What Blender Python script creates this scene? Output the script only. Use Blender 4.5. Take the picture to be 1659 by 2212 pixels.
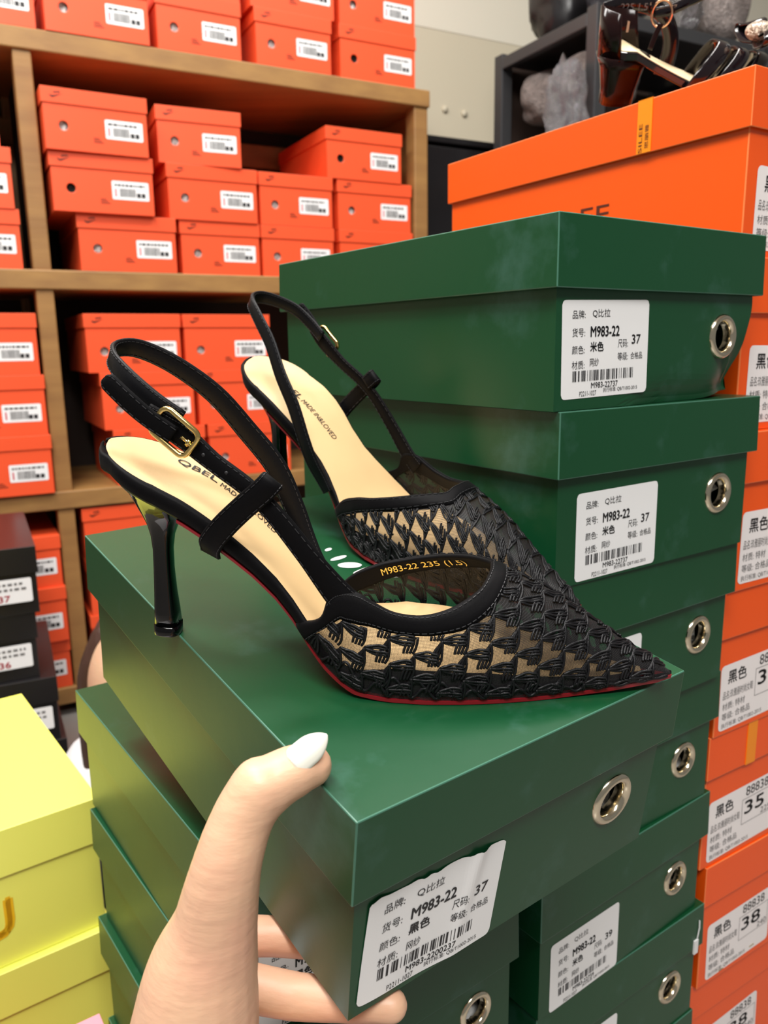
import bpy, bmesh, math, random
import numpy as np
from mathutils import Vector, Matrix, noise as mnoise

random.seed(7)
for _o in list(bpy.data.objects):
    bpy.data.objects.remove(_o, do_unlink=True)
SC = bpy.context.scene
COL = SC.collection
ZC = 0.845                      # camera height above the floor

# ------------------------------------------------------------------ camera
cam_d = bpy.data.cameras.new('camera')
cam = bpy.data.objects.new('camera', cam_d)
COL.objects.link(cam)
RC = np.array([[0.9998917681583963, -0.0030080851082291858, -0.014401506624565486],
               [-0.014712306721780708, -0.20443833822370014, -0.9787688766482392],
               [0.0, 0.9788748220729316, -0.2044604673566173]])   # rows: right, down, forward
cm = Matrix.Identity(4)
for _i in range(3):
    cm[_i][0] = RC[0][_i]; cm[_i][1] = -RC[1][_i]; cm[_i][2] = -RC[2][_i]
cm[2][3] = ZC
cam.matrix_world = cm
cam_d.sensor_fit = 'AUTO'
cam_d.sensor_width = 36.0
cam_d.lens = 1720.5 / 2212 * 36.0
cam_d.clip_start = 0.02
cam_d.dof.use_dof = True
cam_d.dof.focus_distance = 0.36
cam_d.dof.aperture_fstop = 16.0
SC.camera = cam

# ------------------------------------------------------------------ world, lights, exposure
wd = bpy.data.worlds.new('world'); SC.world = wd
wd.use_nodes = True
bg = wd.node_tree.nodes['Background']
bg.inputs[0].default_value = (1.0, 0.97, 0.93, 1)
bg.inputs[1].default_value = 0.21

def area(name, loc, target, sx, sy, power, color=(1, 0.975, 0.94)):
    l = bpy.data.lights.new(name, 'AREA'); l.shape = 'RECTANGLE'; l.size = sx; l.size_y = sy
    l.energy = power; l.color = color
    o = bpy.data.objects.new(name, l); COL.objects.link(o)
    o.location = loc
    o.rotation_euler = (Vector(target) - Vector(loc)).to_track_quat('-Z', 'Y').to_euler()
    return o
area('ceiling_tube_light', (-0.5, 0.15, 2.72), (-0.4, 0.25, 0), 1.2, 0.22, 33)
area('ceiling_tube_light', (0.5, 1.25, 2.72), (0.45, 1.3, 0), 1.2, 0.22, 31)
area('ceiling_tube_light', (-0.9, 0.9, 2.72), (-0.7, 1.4, 0), 1.2, 0.22, 34)
area('ceiling_tube_light', (0.1, -1.1, 2.72), (0.15, -0.3, 0.2), 1.6, 0.5, 78)

SC.view_settings.view_transform = 'Standard'
SC.view_settings.look = 'None'
SC.view_settings.gamma = 1.0
SC.view_settings.use_curve_mapping = False
SC.view_settings.exposure = -0.06
try:
    SC.cycles.use_denoising = True
    SC.cycles.max_bounces = 8
    SC.cycles.transparent_max_bounces = 14
except Exception:
    pass

# ------------------------------------------------------------------ materials
MATS = {}
def mat(name, col, rough=0.5, metal=0.0, spec=0.5, bump=None, noise=None, coat=0.0, sss=0.0, alpha=1.0, sheen=0.0, emit=None):
    m = bpy.data.materials.new(name); m.use_nodes = True
    nt = m.node_tree; b = nt.nodes['Principled BSDF']
    b.inputs['Base Color'].default_value = (*col, 1)
    b.inputs['Roughness'].default_value = rough
    b.inputs['Metallic'].default_value = metal
    b.inputs['Specular IOR Level'].default_value = spec
    b.inputs['Coat Weight'].default_value = coat
    b.inputs['Coat Roughness'].default_value = 0.08
    if sss:
        b.inputs['Subsurface Weight'].default_value = sss
        b.inputs['Subsurface Radius'].default_value = (0.012, 0.004, 0.002)
        b.inputs['Subsurface Scale'].default_value = 0.6
    if sheen:
        b.inputs['Sheen Weight'].default_value = sheen
        b.inputs['Sheen Roughness'].default_value = 0.4
    b.inputs['Alpha'].default_value = alpha
    tc = nt.nodes.new('ShaderNodeTexCoord')
    if noise:
        sc, amt, col2 = noise[:3]
        n = nt.nodes.new('ShaderNodeTexNoise'); n.inputs['Scale'].default_value = sc
        n.inputs['Detail'].default_value = 6
        mp = nt.nodes.new('ShaderNodeMapping')
        mp.inputs['Scale'].default_value = noise[3] if len(noise) > 3 else (1, 1, 1)
        nt.links.new(tc.outputs['Object'], mp.inputs[0]); nt.links.new(mp.outputs[0], n.inputs['Vector'])
        r = nt.nodes.new('ShaderNodeValToRGB')
        r.color_ramp.elements[0].position = 0.5 - amt; r.color_ramp.elements[1].position = 0.5 + amt
        r.color_ramp.elements[0].color = (*col, 1); r.color_ramp.elements[1].color = (*col2, 1)
        nt.links.new(n.outputs['Fac'], r.inputs['Fac']); nt.links.new(r.outputs['Color'], b.inputs['Base Color'])
    if bump:
        sc, st, ds = bump[:3]
        n = nt.nodes.new('ShaderNodeTexNoise'); n.inputs['Scale'].default_value = sc; n.inputs['Detail'].default_value = 4
        mp = nt.nodes.new('ShaderNodeMapping')
        mp.inputs['Scale'].default_value = bump[3] if len(bump) > 3 else (1, 1, 1)
        nt.links.new(tc.outputs['Object'], mp.inputs[0]); nt.links.new(mp.outputs[0], n.inputs['Vector'])
        bp = nt.nodes.new('ShaderNodeBump'); bp.inputs['Strength'].default_value = st; bp.inputs['Distance'].default_value = ds
        nt.links.new(n.outputs['Fac'], bp.inputs['Height']); nt.links.new(bp.outputs['Normal'], b.inputs['Normal'])
    MATS[name] = m
    return m

def scuffed(name, col, scuff, rough=0.34, lo=0.565, hi=0.74, scale=14, stretch=(1, 1, 1)):
    """coated paper with pale rub marks"""
    m = mat(name, col, rough, bump=(60, 0.04, 0.002))
    nt = m.node_tree; b = nt.nodes['Principled BSDF']
    tc = nt.nodes.new('ShaderNodeTexCoord'); mp = nt.nodes.new('ShaderNodeMapping'); mp.inputs['Scale'].default_value = stretch
    n = nt.nodes.new('ShaderNodeTexNoise'); n.inputs['Scale'].default_value = scale; n.inputs['Detail'].default_value = 9; n.inputs['Roughness'].default_value = 0.65
    r = nt.nodes.new('ShaderNodeValToRGB'); r.color_ramp.elements[0].position = lo; r.color_ramp.elements[1].position = hi
    r.color_ramp.elements[0].color = (*col, 1); r.color_ramp.elements[1].color = (*scuff, 1)
    nt.links.new(tc.outputs['Object'], mp.inputs[0]); nt.links.new(mp.outputs[0], n.inputs['Vector'])
    nt.links.new(n.outputs['Fac'], r.inputs['Fac']); nt.links.new(r.outputs['Color'], b.inputs['Base Color'])
    return m

M_GREEN = scuffed('green coated paper', (0.0040, 0.059, 0.0195), (0.030, 0.100, 0.068), 0.35)
M_GREEN.node_tree.nodes['Principled BSDF'].inputs['Specular IOR Level'].default_value = 0.45
M_GREENEDGE = mat('worn highlit green paper fold', (0.055, 0.165, 0.11), 0.4)  # pale fold wear, with the edge highlight put into the same colour
M_ORANGE = mat('red orange printed card', (0.88, 0.092, 0.024), 0.45)
M_ORANGEEDGE = mat('red orange card fold', (0.90, 0.13, 0.04), 0.45)
M_ORANGE2 = mat('bright orange coated card', (0.92, 0.096, 0.004), 0.33)
M_ORANGE2EDGE = mat('bright orange card fold', (0.95, 0.22, 0.06), 0.4)
M_RIBBON = mat('amber ribbon', (0.93, 0.27, 0.005), 0.4)
M_YELLOW = mat('lemon yellow card', (0.86, 0.87, 0.15), 0.42)
M_YELLOWEDGE = mat('lemon yellow card fold', (0.86, 0.86, 0.2), 0.42)
M_GOLDPRINT = mat('golden yellow print', (0.85, 0.5, 0.01), 0.4)
M_BLACKCARD = mat('black card', (0.011, 0.010, 0.011), 0.3)
M_BLACKCARDEDGE = mat('black card fold', (0.03, 0.028, 0.028), 0.4)
M_PINK = mat('pink card', (0.85, 0.32, 0.40), 0.45)
M_WHITE = mat('white label paper', (0.88, 0.88, 0.88), 0.38, bump=(25, 0.08, 0.003))
M_WHITE2 = mat('pale pinkish label paper', (0.88, 0.83, 0.82), 0.4)
M_INK = mat('black ink', (0.015, 0.015, 0.017), 0.5)
M_GREYINK = mat('grey ink', (0.14, 0.135, 0.135), 0.5)
M_REDINK = mat('red ink', (0.6, 0.03, 0.06), 0.5)
M_DARKORANGEINK = mat('dark ink on card', (0.09, 0.015, 0.006), 0.5)
M_STEEL = mat('polished nickel', (0.78, 0.70, 0.53), 0.15, 1.0)
M_TISSUE = mat('tissue paper', (0.75, 0.75, 0.73), 0.7, bump=(60, 0.8, 0.01))
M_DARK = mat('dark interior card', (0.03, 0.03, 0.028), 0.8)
M_WOOD = mat('oiled pine', (0.36, 0.190, 0.058), 0.5, noise=(3, 0.25, (0.25, 0.12, 0.038), (1, 1, 12)), bump=(30, 0.15, 0.002, (1, 1, 12)))
M_WOODH = mat('oiled pine board', (0.38, 0.205, 0.062), 0.5, noise=(3, 0.25, (0.26, 0.13, 0.042), (0.6, 8, 12)), bump=(30, 0.15, 0.002, (0.6, 8, 12)))
M_BACK = mat('dark shaded back panel', (0.025, 0.012, 0.007), 0.7)  # dark wood, deepened to put shade into shelf bays and rack inside
M_SATIN = mat('black satin fabric', (0.0030, 0.0028, 0.0034), 0.55, spec=0.09, sheen=0.02, bump=(900, 0.15, 0.0004))
M_LEATHER = mat('black lining leather', (0.0045, 0.0045, 0.0056), 0.45, spec=0.18, bump=(700, 0.2, 0.0004))
M_STITCH = mat('charcoal stitching thread', (0.022, 0.022, 0.025), 0.6)
M_CORD = mat('black cord', (0.0055, 0.0055, 0.0068), 0.42, spec=0.3, bump=(1400, 0.5, 0.0005))
M_INSOLE = mat('beige insole leather', (0.70, 0.475, 0.235), 0.46, bump=(900, 0.12, 0.0004), noise=(35, 0.35, (0.73, 0.51, 0.26)))
M_RED = mat('red outsole lacquer', (0.27, 0.008, 0.016), 0.3)
M_HEEL = mat('black lacquer', (0.002, 0.002, 0.0025), 0.07, spec=0.38)
M_GOLD = mat('polished gold', (0.93, 0.68, 0.25), 0.14, 1.0)
M_GOLDFOIL = mat('gold foil print', (0.85, 0.62, 0.15), 0.3, 0.6)
M_SKIN = mat('skin', (0.72, 0.46, 0.290), 0.44, sss=0.10, noise=(30, 0.22, (0.74, 0.40, 0.27)), bump=(120, 0.34, 0.0012, (.55, .55, 1.9)))
M_NAIL = mat('white gel nail', (0.83, 0.82, 0.72), 0.16, coat=0.4)
M_WALL = mat('cream wall paint', (0.60, 0.545, 0.41), 0.6, bump=(5, 0.03, 0.01))
M_FLOOR = mat('grey floor tile', (0.30, 0.28, 0.26), 0.3, noise=(2, 0.3, (0.25, 0.235, 0.22)))
M_CEIL = mat('white ceiling paint', (0.78, 0.76, 0.72), 0.7)
M_RACK = mat('grey steel rack', (0.065, 0.066, 0.07), 0.4, 0.5)
M_BAGCLOTH = mat('grey brown cloth in film', (0.15, 0.125, 0.115), 0.45, noise=(6, 0.2, (0.30, 0.25, 0.23)), bump=(14, 0.5, 0.03))
M_FILM = mat('clear crinkled film', (0.33, 0.33, 0.35), 0.07, metal=0.9, alpha=0.5, bump=(60, 0.6, 0.02))
M_DARKBLUE = mat('dark navy cloth in film', (0.03, 0.032, 0.05), 0.3, bump=(14, 0.8, 0.03))
M_PATENT = mat('black patent leather', (0.006, 0.004, 0.006), 0.12, spec=0.45, coat=0.15)
M_PATENTRED = mat('dark cherry patent leather', (0.012, 0.004, 0.004), 0.14, spec=0.25, coat=0.0)
M_ROSEGOLD = mat('rose gold', (0.90, 0.55, 0.36), 0.18, 1.0)
M_RHINE = mat('champagne rhinestones', (0.80, 0.66, 0.52), 0.2, 0.5, bump=(300, 1.0, 0.01))
M_SANDINSOLE = mat('cream insole', (0.78, 0.62, 0.38), 0.45)
M_HAIR = mat('brown hair', (0.060, 0.026, 0.017), 0.45, bump=(80, 0.6, 0.004, (1, 1, 0.1)))
M_SHIRT = mat('white cotton', (0.75, 0.74, 0.76), 0.8)
M_TROUSER = mat('black trousers', (0.012, 0.012, 0.014), 0.8)
M_PLASTICW = mat('white plastic tag', (0.8, 0.8, 0.8), 0.3)

# sheer net: a fine weave of opaque black threads with open gaps
def net_material():
    m = bpy.data.materials.new('sheer black net'); m.use_nodes = True
    nt = m.node_tree; b = nt.nodes['Principled BSDF']
    b.inputs['Base Color'].default_value = (0.012, 0.011, 0.012, 1); b.inputs['Roughness'].default_value = 0.6
    uv = nt.nodes.new('ShaderNodeUVMap')
    sep = nt.nodes.new('ShaderNodeSeparateXYZ'); nt.links.new(uv.outputs[0], sep.inputs[0])
    outs = []
    for ax in (0, 1):
        a = nt.nodes.new('ShaderNodeMath'); a.operation = 'MULTIPLY'; a.inputs[1].default_value = 1.0
        nt.links.new(sep.outputs[ax], a.inputs[0])
        f = nt.nodes.new('ShaderNodeMath'); f.operation = 'FRACT'; nt.links.new(a.outputs[0], f.inputs[0])
        g = nt.nodes.new('ShaderNodeMath'); g.operation = 'LESS_THAN'; g.inputs[1].default_value = 0.24; nt.links.new(f.outputs[0], g.inputs[0])
        outs.append(g)
    mx = nt.nodes.new('ShaderNodeMath'); mx.operation = 'MAXIMUM'
    nt.links.new(outs[0].outputs[0], mx.inputs[0]); nt.links.new(outs[1].outputs[0], mx.inputs[1])
    ad = nt.nodes.new('ShaderNodeMath'); ad.operation = 'MULTIPLY_ADD'; ad.inputs[1].default_value = 0.60; ad.inputs[2].default_value = 0.36
    nt.links.new(mx.outputs[0], ad.inputs[0]); nt.links.new(ad.outputs[0], b.inputs['Alpha'])
    return m
M_NET = net_material()

# ------------------------------------------------------------------ object helpers
def W3(p):
    return (p[0], p[1], p[2] + ZC)

def link(name, me, m=None, parent=None, smooth=False):
    o = bpy.data.objects.new(name, me); COL.objects.link(o)
    if m is not None:
        for mm in (m if isinstance(m, (list, tuple)) else [m]):
            me.materials.append(mm)
    if smooth:
        for p in me.polygons: p.use_smooth = True
    if parent is not None: o.parent = parent
    return o

def mesh(name, v, f, mi=None):
    me = bpy.data.meshes.new(name)
    me.from_pydata([tuple(map(float, p)) for p in v], [], [tuple(int(i) for i in q) for q in f])
    if mi is not None:
        me.polygons.foreach_set('material_index', mi)
    me.update()
    return me

def thing(name, label, cat, loc=(0, 0, 0), rotz=0.0, group=None, matrix=None):
    o = bpy.data.objects.new(name, None); COL.objects.link(o)
    o.empty_display_size = 0.02
    o.location = loc; o.rotation_euler = (0, 0, rotz)
    if matrix is not None: o.matrix_world = matrix
    o['label'] = label; o['category'] = cat
    if group: o['group'] = group
    return o

def tag(o, label, cat, group=None):
    o['label'] = label; o['category'] = cat
    if group: o['group'] = group
    return o

def dup(root, loc, rotz, label, group=None):
    r = root.copy(); COL.objects.link(r); r.location = loc; r.rotation_euler = (0, 0, rotz)
    r['label'] = label
    if group: r['group'] = group
    for ch in list(root.children):
        c = ch.copy(); COL.objects.link(c); c.parent = r
        for g in list(ch.children):
            d = g.copy(); COL.objects.link(d); d.parent = c
    return r

class MB:
    def __init__(s): s.v = []; s.f = []; s.m = []
    def add(s, v, f, mi=0):
        k = len(s.v); s.v += [tuple(p) for p in v]; s.f += [tuple(i + k for i in q) for q in f]; s.m += [mi] * len(f)
    def box(s, a, b, mi=0):
        x0, y0, z0 = a; x1, y1, z1 = b
        s.add([(x0, y0, z0), (x1, y0, z0), (x1, y1, z0), (x0, y1, z0), (x0, y0, z1), (x1, y0, z1), (x1, y1, z1), (x0, y1, z1)],
              [(0, 3, 2, 1), (4, 5, 6, 7), (0, 1, 5, 4), (1, 2, 6, 5), (2, 3, 7, 6), (3, 0, 4, 7)], mi)
    def tube(s, pts, r, n=8, mi=0, caps=True):
        P = [Vector(p) for p in pts]; N = len(P)
        rr = r if hasattr(r, '__len__') else [r] * N
        up = None; rings = []
        for i in range(N):
            t = (P[min(i + 1, N - 1)] - P[max(i - 1, 0)])
            if t.length < 1e-9: t = Vector((0, 0, 1))
            t.normalize()
            if up is None:
                up = t.orthogonal().normalized()
            else:
                up = up - t * up.dot(t)
                if up.length < 1e-6: up = t.orthogonal()
                up.normalize()
            w = t.cross(up)
            rings.append([P[i] + (up * math.cos(2 * math.pi * k / n) + w * math.sin(2 * math.pi * k / n)) * rr[i] for k in range(n)])
        s.loft(rings, True, caps, mi)
    def loft(s, rings, closed=True, caps=False, mi=0):
        n = len(rings[0]); v = [p for r in rings for p in r]; f = []
        for i in range(len(rings) - 1):
            for k in range(n if closed else n - 1):
                k2 = (k + 1) % n
                f.append((i * n + k, i * n + k2, (i + 1) * n + k2, (i + 1) * n + k))
        if caps and closed:
            f.append(tuple(range(n))[::-1]); f.append(tuple((len(rings) - 1) * n + k for k in range(n)))
        s.add(v, f, mi)
    def mesh(s, name): return mesh(name, s.v, s.f, s.m)
    def build(s, name, m, parent=None, smooth=False, recalc=True):
        me = s.mesh(name)
        if recalc:
            b = bmesh.new(); b.from_mesh(me); bmesh.ops.recalc_face_normals(b, faces=b.faces); b.to_mesh(me); b.free()
        return link(name, me, m, parent, smooth)

def crom(pts, n):
    """Catmull-Rom resampling of a polyline of any dimension"""
    P = np.array(pts, float); N = len(P)
    out = []
    for u in np.linspace(0, N - 1, n):
        i = min(int(u), N - 2); t = u - i
        p0 = P[i - 1] if i > 0 else 2 * P[0] - P[1]; p1 = P[i]; p2 = P[i + 1]
        p3 = P[i + 2] if i + 2 < N else 2 * P[-1] - P[-2]
        out.append(0.5 * (2 * p1 + (p2 - p0) * t + (2 * p0 - 5 * p1 + 4 * p2 - p3) * t * t + (3 * p1 - p0 - 3 * p2 + p3) * t ** 3))
    return np.array(out)

def bevel(o, w, seg=2, matidx=-1, angle=0.6):
    b = o.modifiers.new('bevel', 'BEVEL'); b.width = w; b.segments = seg; b.limit_method = 'ANGLE'; b.angle_limit = angle
    b.material = matidx
    return o

_tcache = {}
def text_geo(body, bold=0.0):
    key = (body, bold)
    if key in _tcache: return _tcache[key]
    c = bpy.data.curves.new('t', 'FONT'); c.body = body; c.size = 1.0; c.resolution_u = 3
    o = bpy.data.objects.new('t', c); COL.objects.link(o)
    dg = bpy.context.evaluated_depsgraph_get()
    me = bpy.data.meshes.new_from_object(o.evaluated_get(dg))
    v = np.array([tuple(p.co) for p in me.vertices]) if len(me.vertices) else np.zeros((0, 3))
    f = [tuple(p.vertices) for p in me.polygons]
    bpy.data.objects.remove(o, do_unlink=True); bpy.data.curves.remove(c); bpy.data.meshes.remove(me)
    _tcache[key] = (v, f)
    return v, f

def text_fit(mb, body, x0, x1, yc, h, z=0.0, mi=0, bold=0.0, fn=None):
    """put text into the rectangle x0..x1, height h about yc; fn maps (x,y)->3D"""
    v, f = text_geo(body)
    if not len(v): return
    a = v.min(0); b = v.max(0)
    X = x0 + (v[:, 0] - a[0]) / max(b[0] - a[0], 1e-6) * (x1 - x0)
    Y = yc + ((v[:, 1] - a[1]) / max(b[1] - a[1], 1e-6) - 0.5) * h
    for dx, dy in ((0, 0),) if not bold else ((0, 0), (bold * h, 0), (bold * h / 2, bold * h / 2), (bold * h / 2, -bold * h / 2)):
        pts = [fn(x + dx, y + dy) for x, y in zip(X, Y)] if fn else [(x + dx, y + dy, z) for x, y in zip(X, Y)]
        mb.add(pts, f, mi)

def barcode(mb, x0, x1, y0, y1, z, seed, mi=0, n=34):
    r = random.Random(seed); x = x0; st = (x1 - x0) / n
    while x < x1:
        w = st * r.choice([0.3, 0.3, 0.5, 0.9])
        mb.add([(x, y0, z), (min(x + w, x1), y0, z), (min(x + w, x1), y1, z), (x, y1, z)], [(0, 1, 2, 3)], mi)
        x += w + st * r.choice([0.35, 0.45, 0.7])

def round_rect(w, h, r, n=5):
    out = []
    for cx, cy, a0 in ((w / 2 - r, h / 2 - r, 0), (-w / 2 + r, h / 2 - r, 90), (-w / 2 + r, -h / 2 + r, 180), (w / 2 - r, -h / 2 + r, 270)):
        for k in range(n):
            a = math.radians(a0 + 90 * k / (n - 1)); out.append((cx + r * math.cos(a), cy + r * math.sin(a)))
    return out

# ================================================================== THE SETTING
YS = 0.4891
U = np.array([math.cos(YS), math.sin(YS), 0]); NV = np.array([-math.sin(YS), math.cos(YS), 0])
def sh(u, n, z):                # shelf frame: along the shelf, away from the camera, height above the floor
    p = U * u + NV * n
    return (p[0], p[1], z)

def struct(name, mb, m, smooth=False):
    o = mb.build(name, m, None, smooth); o['kind'] = 'structure'; return o

def frame_box(mb, u0, u1, n0, n1, z0, z1, mi=0):
    v = [sh(u, n, z) for z in (z0, z1) for u, n in ((u0, n0), (u1, n0), (u1, n1), (u0, n1))]
    mb.add(v, [(0, 3, 2, 1), (4, 5, 6, 7), (0, 1, 5, 4), (1, 2, 6, 5), (2, 3, 7, 6), (3, 0, 4, 7)], mi)

fl = MB(); frame_box(fl, -3.2, 4.2, -2.6, 2.45, -0.06, 0.0); struct('floor', fl, M_FLOOR)
ce = MB(); frame_box(ce, -3.2, 4.2, -2.6, 2.45, 2.80, 2.86); struct('ceiling', ce, M_CEIL)
wb = MB(); frame_box(wb, -3.2, 4.2, 2.36, 2.45, 0.0, 2.80); struct('wall_back', wb, M_WALL)
wt = MB(); frame_box(wt, -3.2, 4.2, 2.3585, 2.3605, 1.82, 2.80); struct('trim_1', wt, mat('upper cream paint', (0.74, 0.70, 0.58), 0.6))
sk = MB()
for u, z in ((1.50, 1.59), (1.575, 1.585)):
    ring = [[sh(u + r * math.cos(a), 2.36 - d, z + r * math.sin(a)) for a in np.linspace(0, 2 * math.pi, 14, endpoint=False)] for r, d in ((0.011, 0), (0.010, 0.006), (0.001, 0.008))]
    sk.loft(ring, True, True)
tag(sk.build('wall_plug', M_WALL, None, True), 'pair of small round cream plugs on the cream back wall', 'wall plug')
bpy.data.objects['wall_plug']['kind'] = 'structure'

# ---------------------------------------------------------------- wooden shelf unit
def shelf_unit():
    root = thing('wooden_shelf', 'tall oiled pine shelf unit stacked with orange shoe boxes along the back wall', 'shelf', sh(0.3, 1.9, 0))
    inv = Matrix.Translation(Vector(sh(0.3, 1.9, 0))).inverted()
    def part(name, b, m):
        mb = MB(); frame_box(mb, *b); o = mb.build(name, m, None); o.data.transform(inv); o.parent = root; bevel(o, 0.003, 2); return o
    D0, D1 = 1.90, 2.30
    for u0, u1 in ((-0.95, -0.91), (0.178, 0.214), (1.116, 1.156)):
        part('post', (u0, u1, D0, D0 + 0.045, 0.0, ZC + 0.598), M_WOOD)
        part('post', (u0, u1, D1 - 0.045, D1, 0.0, ZC + 0.598), M_WOOD)
    for zt in (0.638, 0.169, -0.310, -0.775):
        part('board', (-0.96, 1.160, D0 - 0.006, D1, ZC + zt - 0.041, ZC + zt), M_WOODH)
    part('rail', (-0.91, 1.12, D1 - 0.05, D1 - 0.02, ZC + 0.49, ZC + 0.55), M_WOODH)
    part('dark_back_panel', (-0.95, 1.15, D1 + 0.001, D1 + 0.008, 0.03, ZC + 0.6), M_BACK)
    part('side_panel', (0.193, 0.199, D0 + 0.05, D1 - 0.05, 0.0, ZC + 0.598), M_BACK)
    part('side_panel', (1.146, 1.155, D0 + 0.05, D1 - 0.05, 0.0, ZC + 0.598), M_WOOD)
    return root
shelf_unit()

# ================================================================== GREEN SHOE BOXES
GW, GL, GH, GHL, GE = 0.19, 0.29847, 0.101085, 0.037014, 0.0039
EYX, EYZ = 0.155 - GW / 2, GH - 0.0622

def box_body_hole(w, l, h, hx, hz, hr, hole=True, n=28):
    """closed carton body, outer size w*l*h, base at z=0, a real round hole in the front (y=-l/2)"""
    mb = MB(); x, y = w / 2, l / 2
    mb.add([(-x, -y, .0003), (x, -y, .0003), (x, y, .0003), (-x, y, .0003), (-x, -y, h), (x, -y, h), (x, y, h), (-x, y, h)],
           [(0, 3, 2, 1), (4, 5, 6, 7), (1, 2, 6, 5), (2, 3, 7, 6), (3, 0, 4, 7)] + ([] if hole else [(0, 1, 5, 4)]))
    if hole:
        angs = sorted(set([2 * math.pi * k / n for k in range(n)] + [math.atan2(cz - hz, cx - hx) % (2 * math.pi) for cx in (-x, x) for cz in (.0003, h)]))
        ins, outs, deep = [], [], []
        for a in angs:
            c, s = math.cos(a), math.sin(a); t = 1e9
            if c > 1e-9: t = min(t, (x - hx) / c)
            if c < -1e-9: t = min(t, (-x - hx) / c)
            if s > 1e-9: t = min(t, (h - hz) / s)
            if s < -1e-9: t = min(t, (.0003 - hz) / s)
            ins.append((hx + hr * c, -y, hz + hr * s)); outs.append((hx + t * c, -y, hz + t * s)); deep.append((hx + hr * c, -y + 0.004, hz + hr * s))
        mb.loft([outs, ins, deep], True, False)
    me = mb.mesh('body')
    b = bmesh.new(); b.from_mesh(me); bmesh.ops.remove_doubles(b, verts=b.verts, dist=1e-6); bmesh.ops.recalc_face_normals(b, faces=b.faces); b.to_mesh(me); b.free()
    return me

def lid_mesh(w, l, hl, ztop, t=0.0012, flare=0.0):
    mb = MB(); x, y = w / 2, l / 2; z0 = ztop - hl; xf, yf = x + flare, y + flare
    o = [(-xf, -yf, z0), (xf, -yf, z0), (xf, yf, z0), (-xf, yf, z0), (-x, -y, ztop), (x, -y, ztop), (x, y, ztop), (-x, y, ztop)]
    i = [(-xf + t, -yf + t, z0), (xf - t, -yf + t, z0), (xf - t, yf - t, z0), (-xf + t, yf - t, z0), (-x + t, -y + t, ztop - t), (x - t, -y + t, ztop - t), (x - t, y - t, ztop - t), (-x + t, y - t, ztop - t)]
    mb.add(o + i, [(4, 5, 6, 7), (0, 1, 5, 4), (1, 2, 6, 5), (2, 3, 7, 6), (3, 0, 4, 7),
                   (12, 15, 14, 13), (8, 12, 13, 9), (9, 13, 14, 10), (10, 14, 15, 11), (11, 15, 12, 8),
                   (0, 8, 9, 1), (1, 9, 10, 2), (2, 10, 11, 3), (3, 11, 8, 0)])
    return mb.mesh('lid')

def eyelet_mesh(x, z, y, ro, ri):
    mb = MB(); rings = []
    prof = [(ri, 0.005), (ri, 0.0005), (ri + 0.0006, -0.0009), (ri + (ro - ri) * 0.35, -0.0021), (ri + (ro - ri) * 0.65, -0.0021), (ro - 0.0006, -0.0012), (ro, 0.0), (ro, 0.0006)]
    for r, d in prof:
        rings.append([(x + r * math.cos(a), y + d, z + r * math.sin(a)) for a in np.linspace(0, 2 * math.pi, 40, endpoint=False)])
    mb.loft(rings, True, False); return mb

G_BODY = box_body_hole(GW - 2 * GE, GL - 2 * GE, GH - 0.0014, EYX, EYZ, 0.0092)
G_LID = lid_mesh(GW, GL, GHL, GH, flare=0.0006)
_em = eyelet_mesh(EYX, EYZ, -GL / 2 + GE, 0.0139, 0.0088)
G_EYE = None
def tissue_mesh(x, z, y, w, seed):
    r = random.Random(seed); mb = MB(); n = 7; v = []
    for i in range(n):
        for k in range(n):
            v.append((x + (i / (n - 1) - 0.5) * w, y + r.uniform(-0.004, 0.005), z + (k / (n - 1) - 0.5) * w))
    mb.add(v, [(i * n + k, (i + 1) * n + k, (i + 1) * n + k + 1, i * n + k + 1) for i in range(n - 1) for k in range(n - 1)])
    return mb.mesh('tissue')

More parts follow.
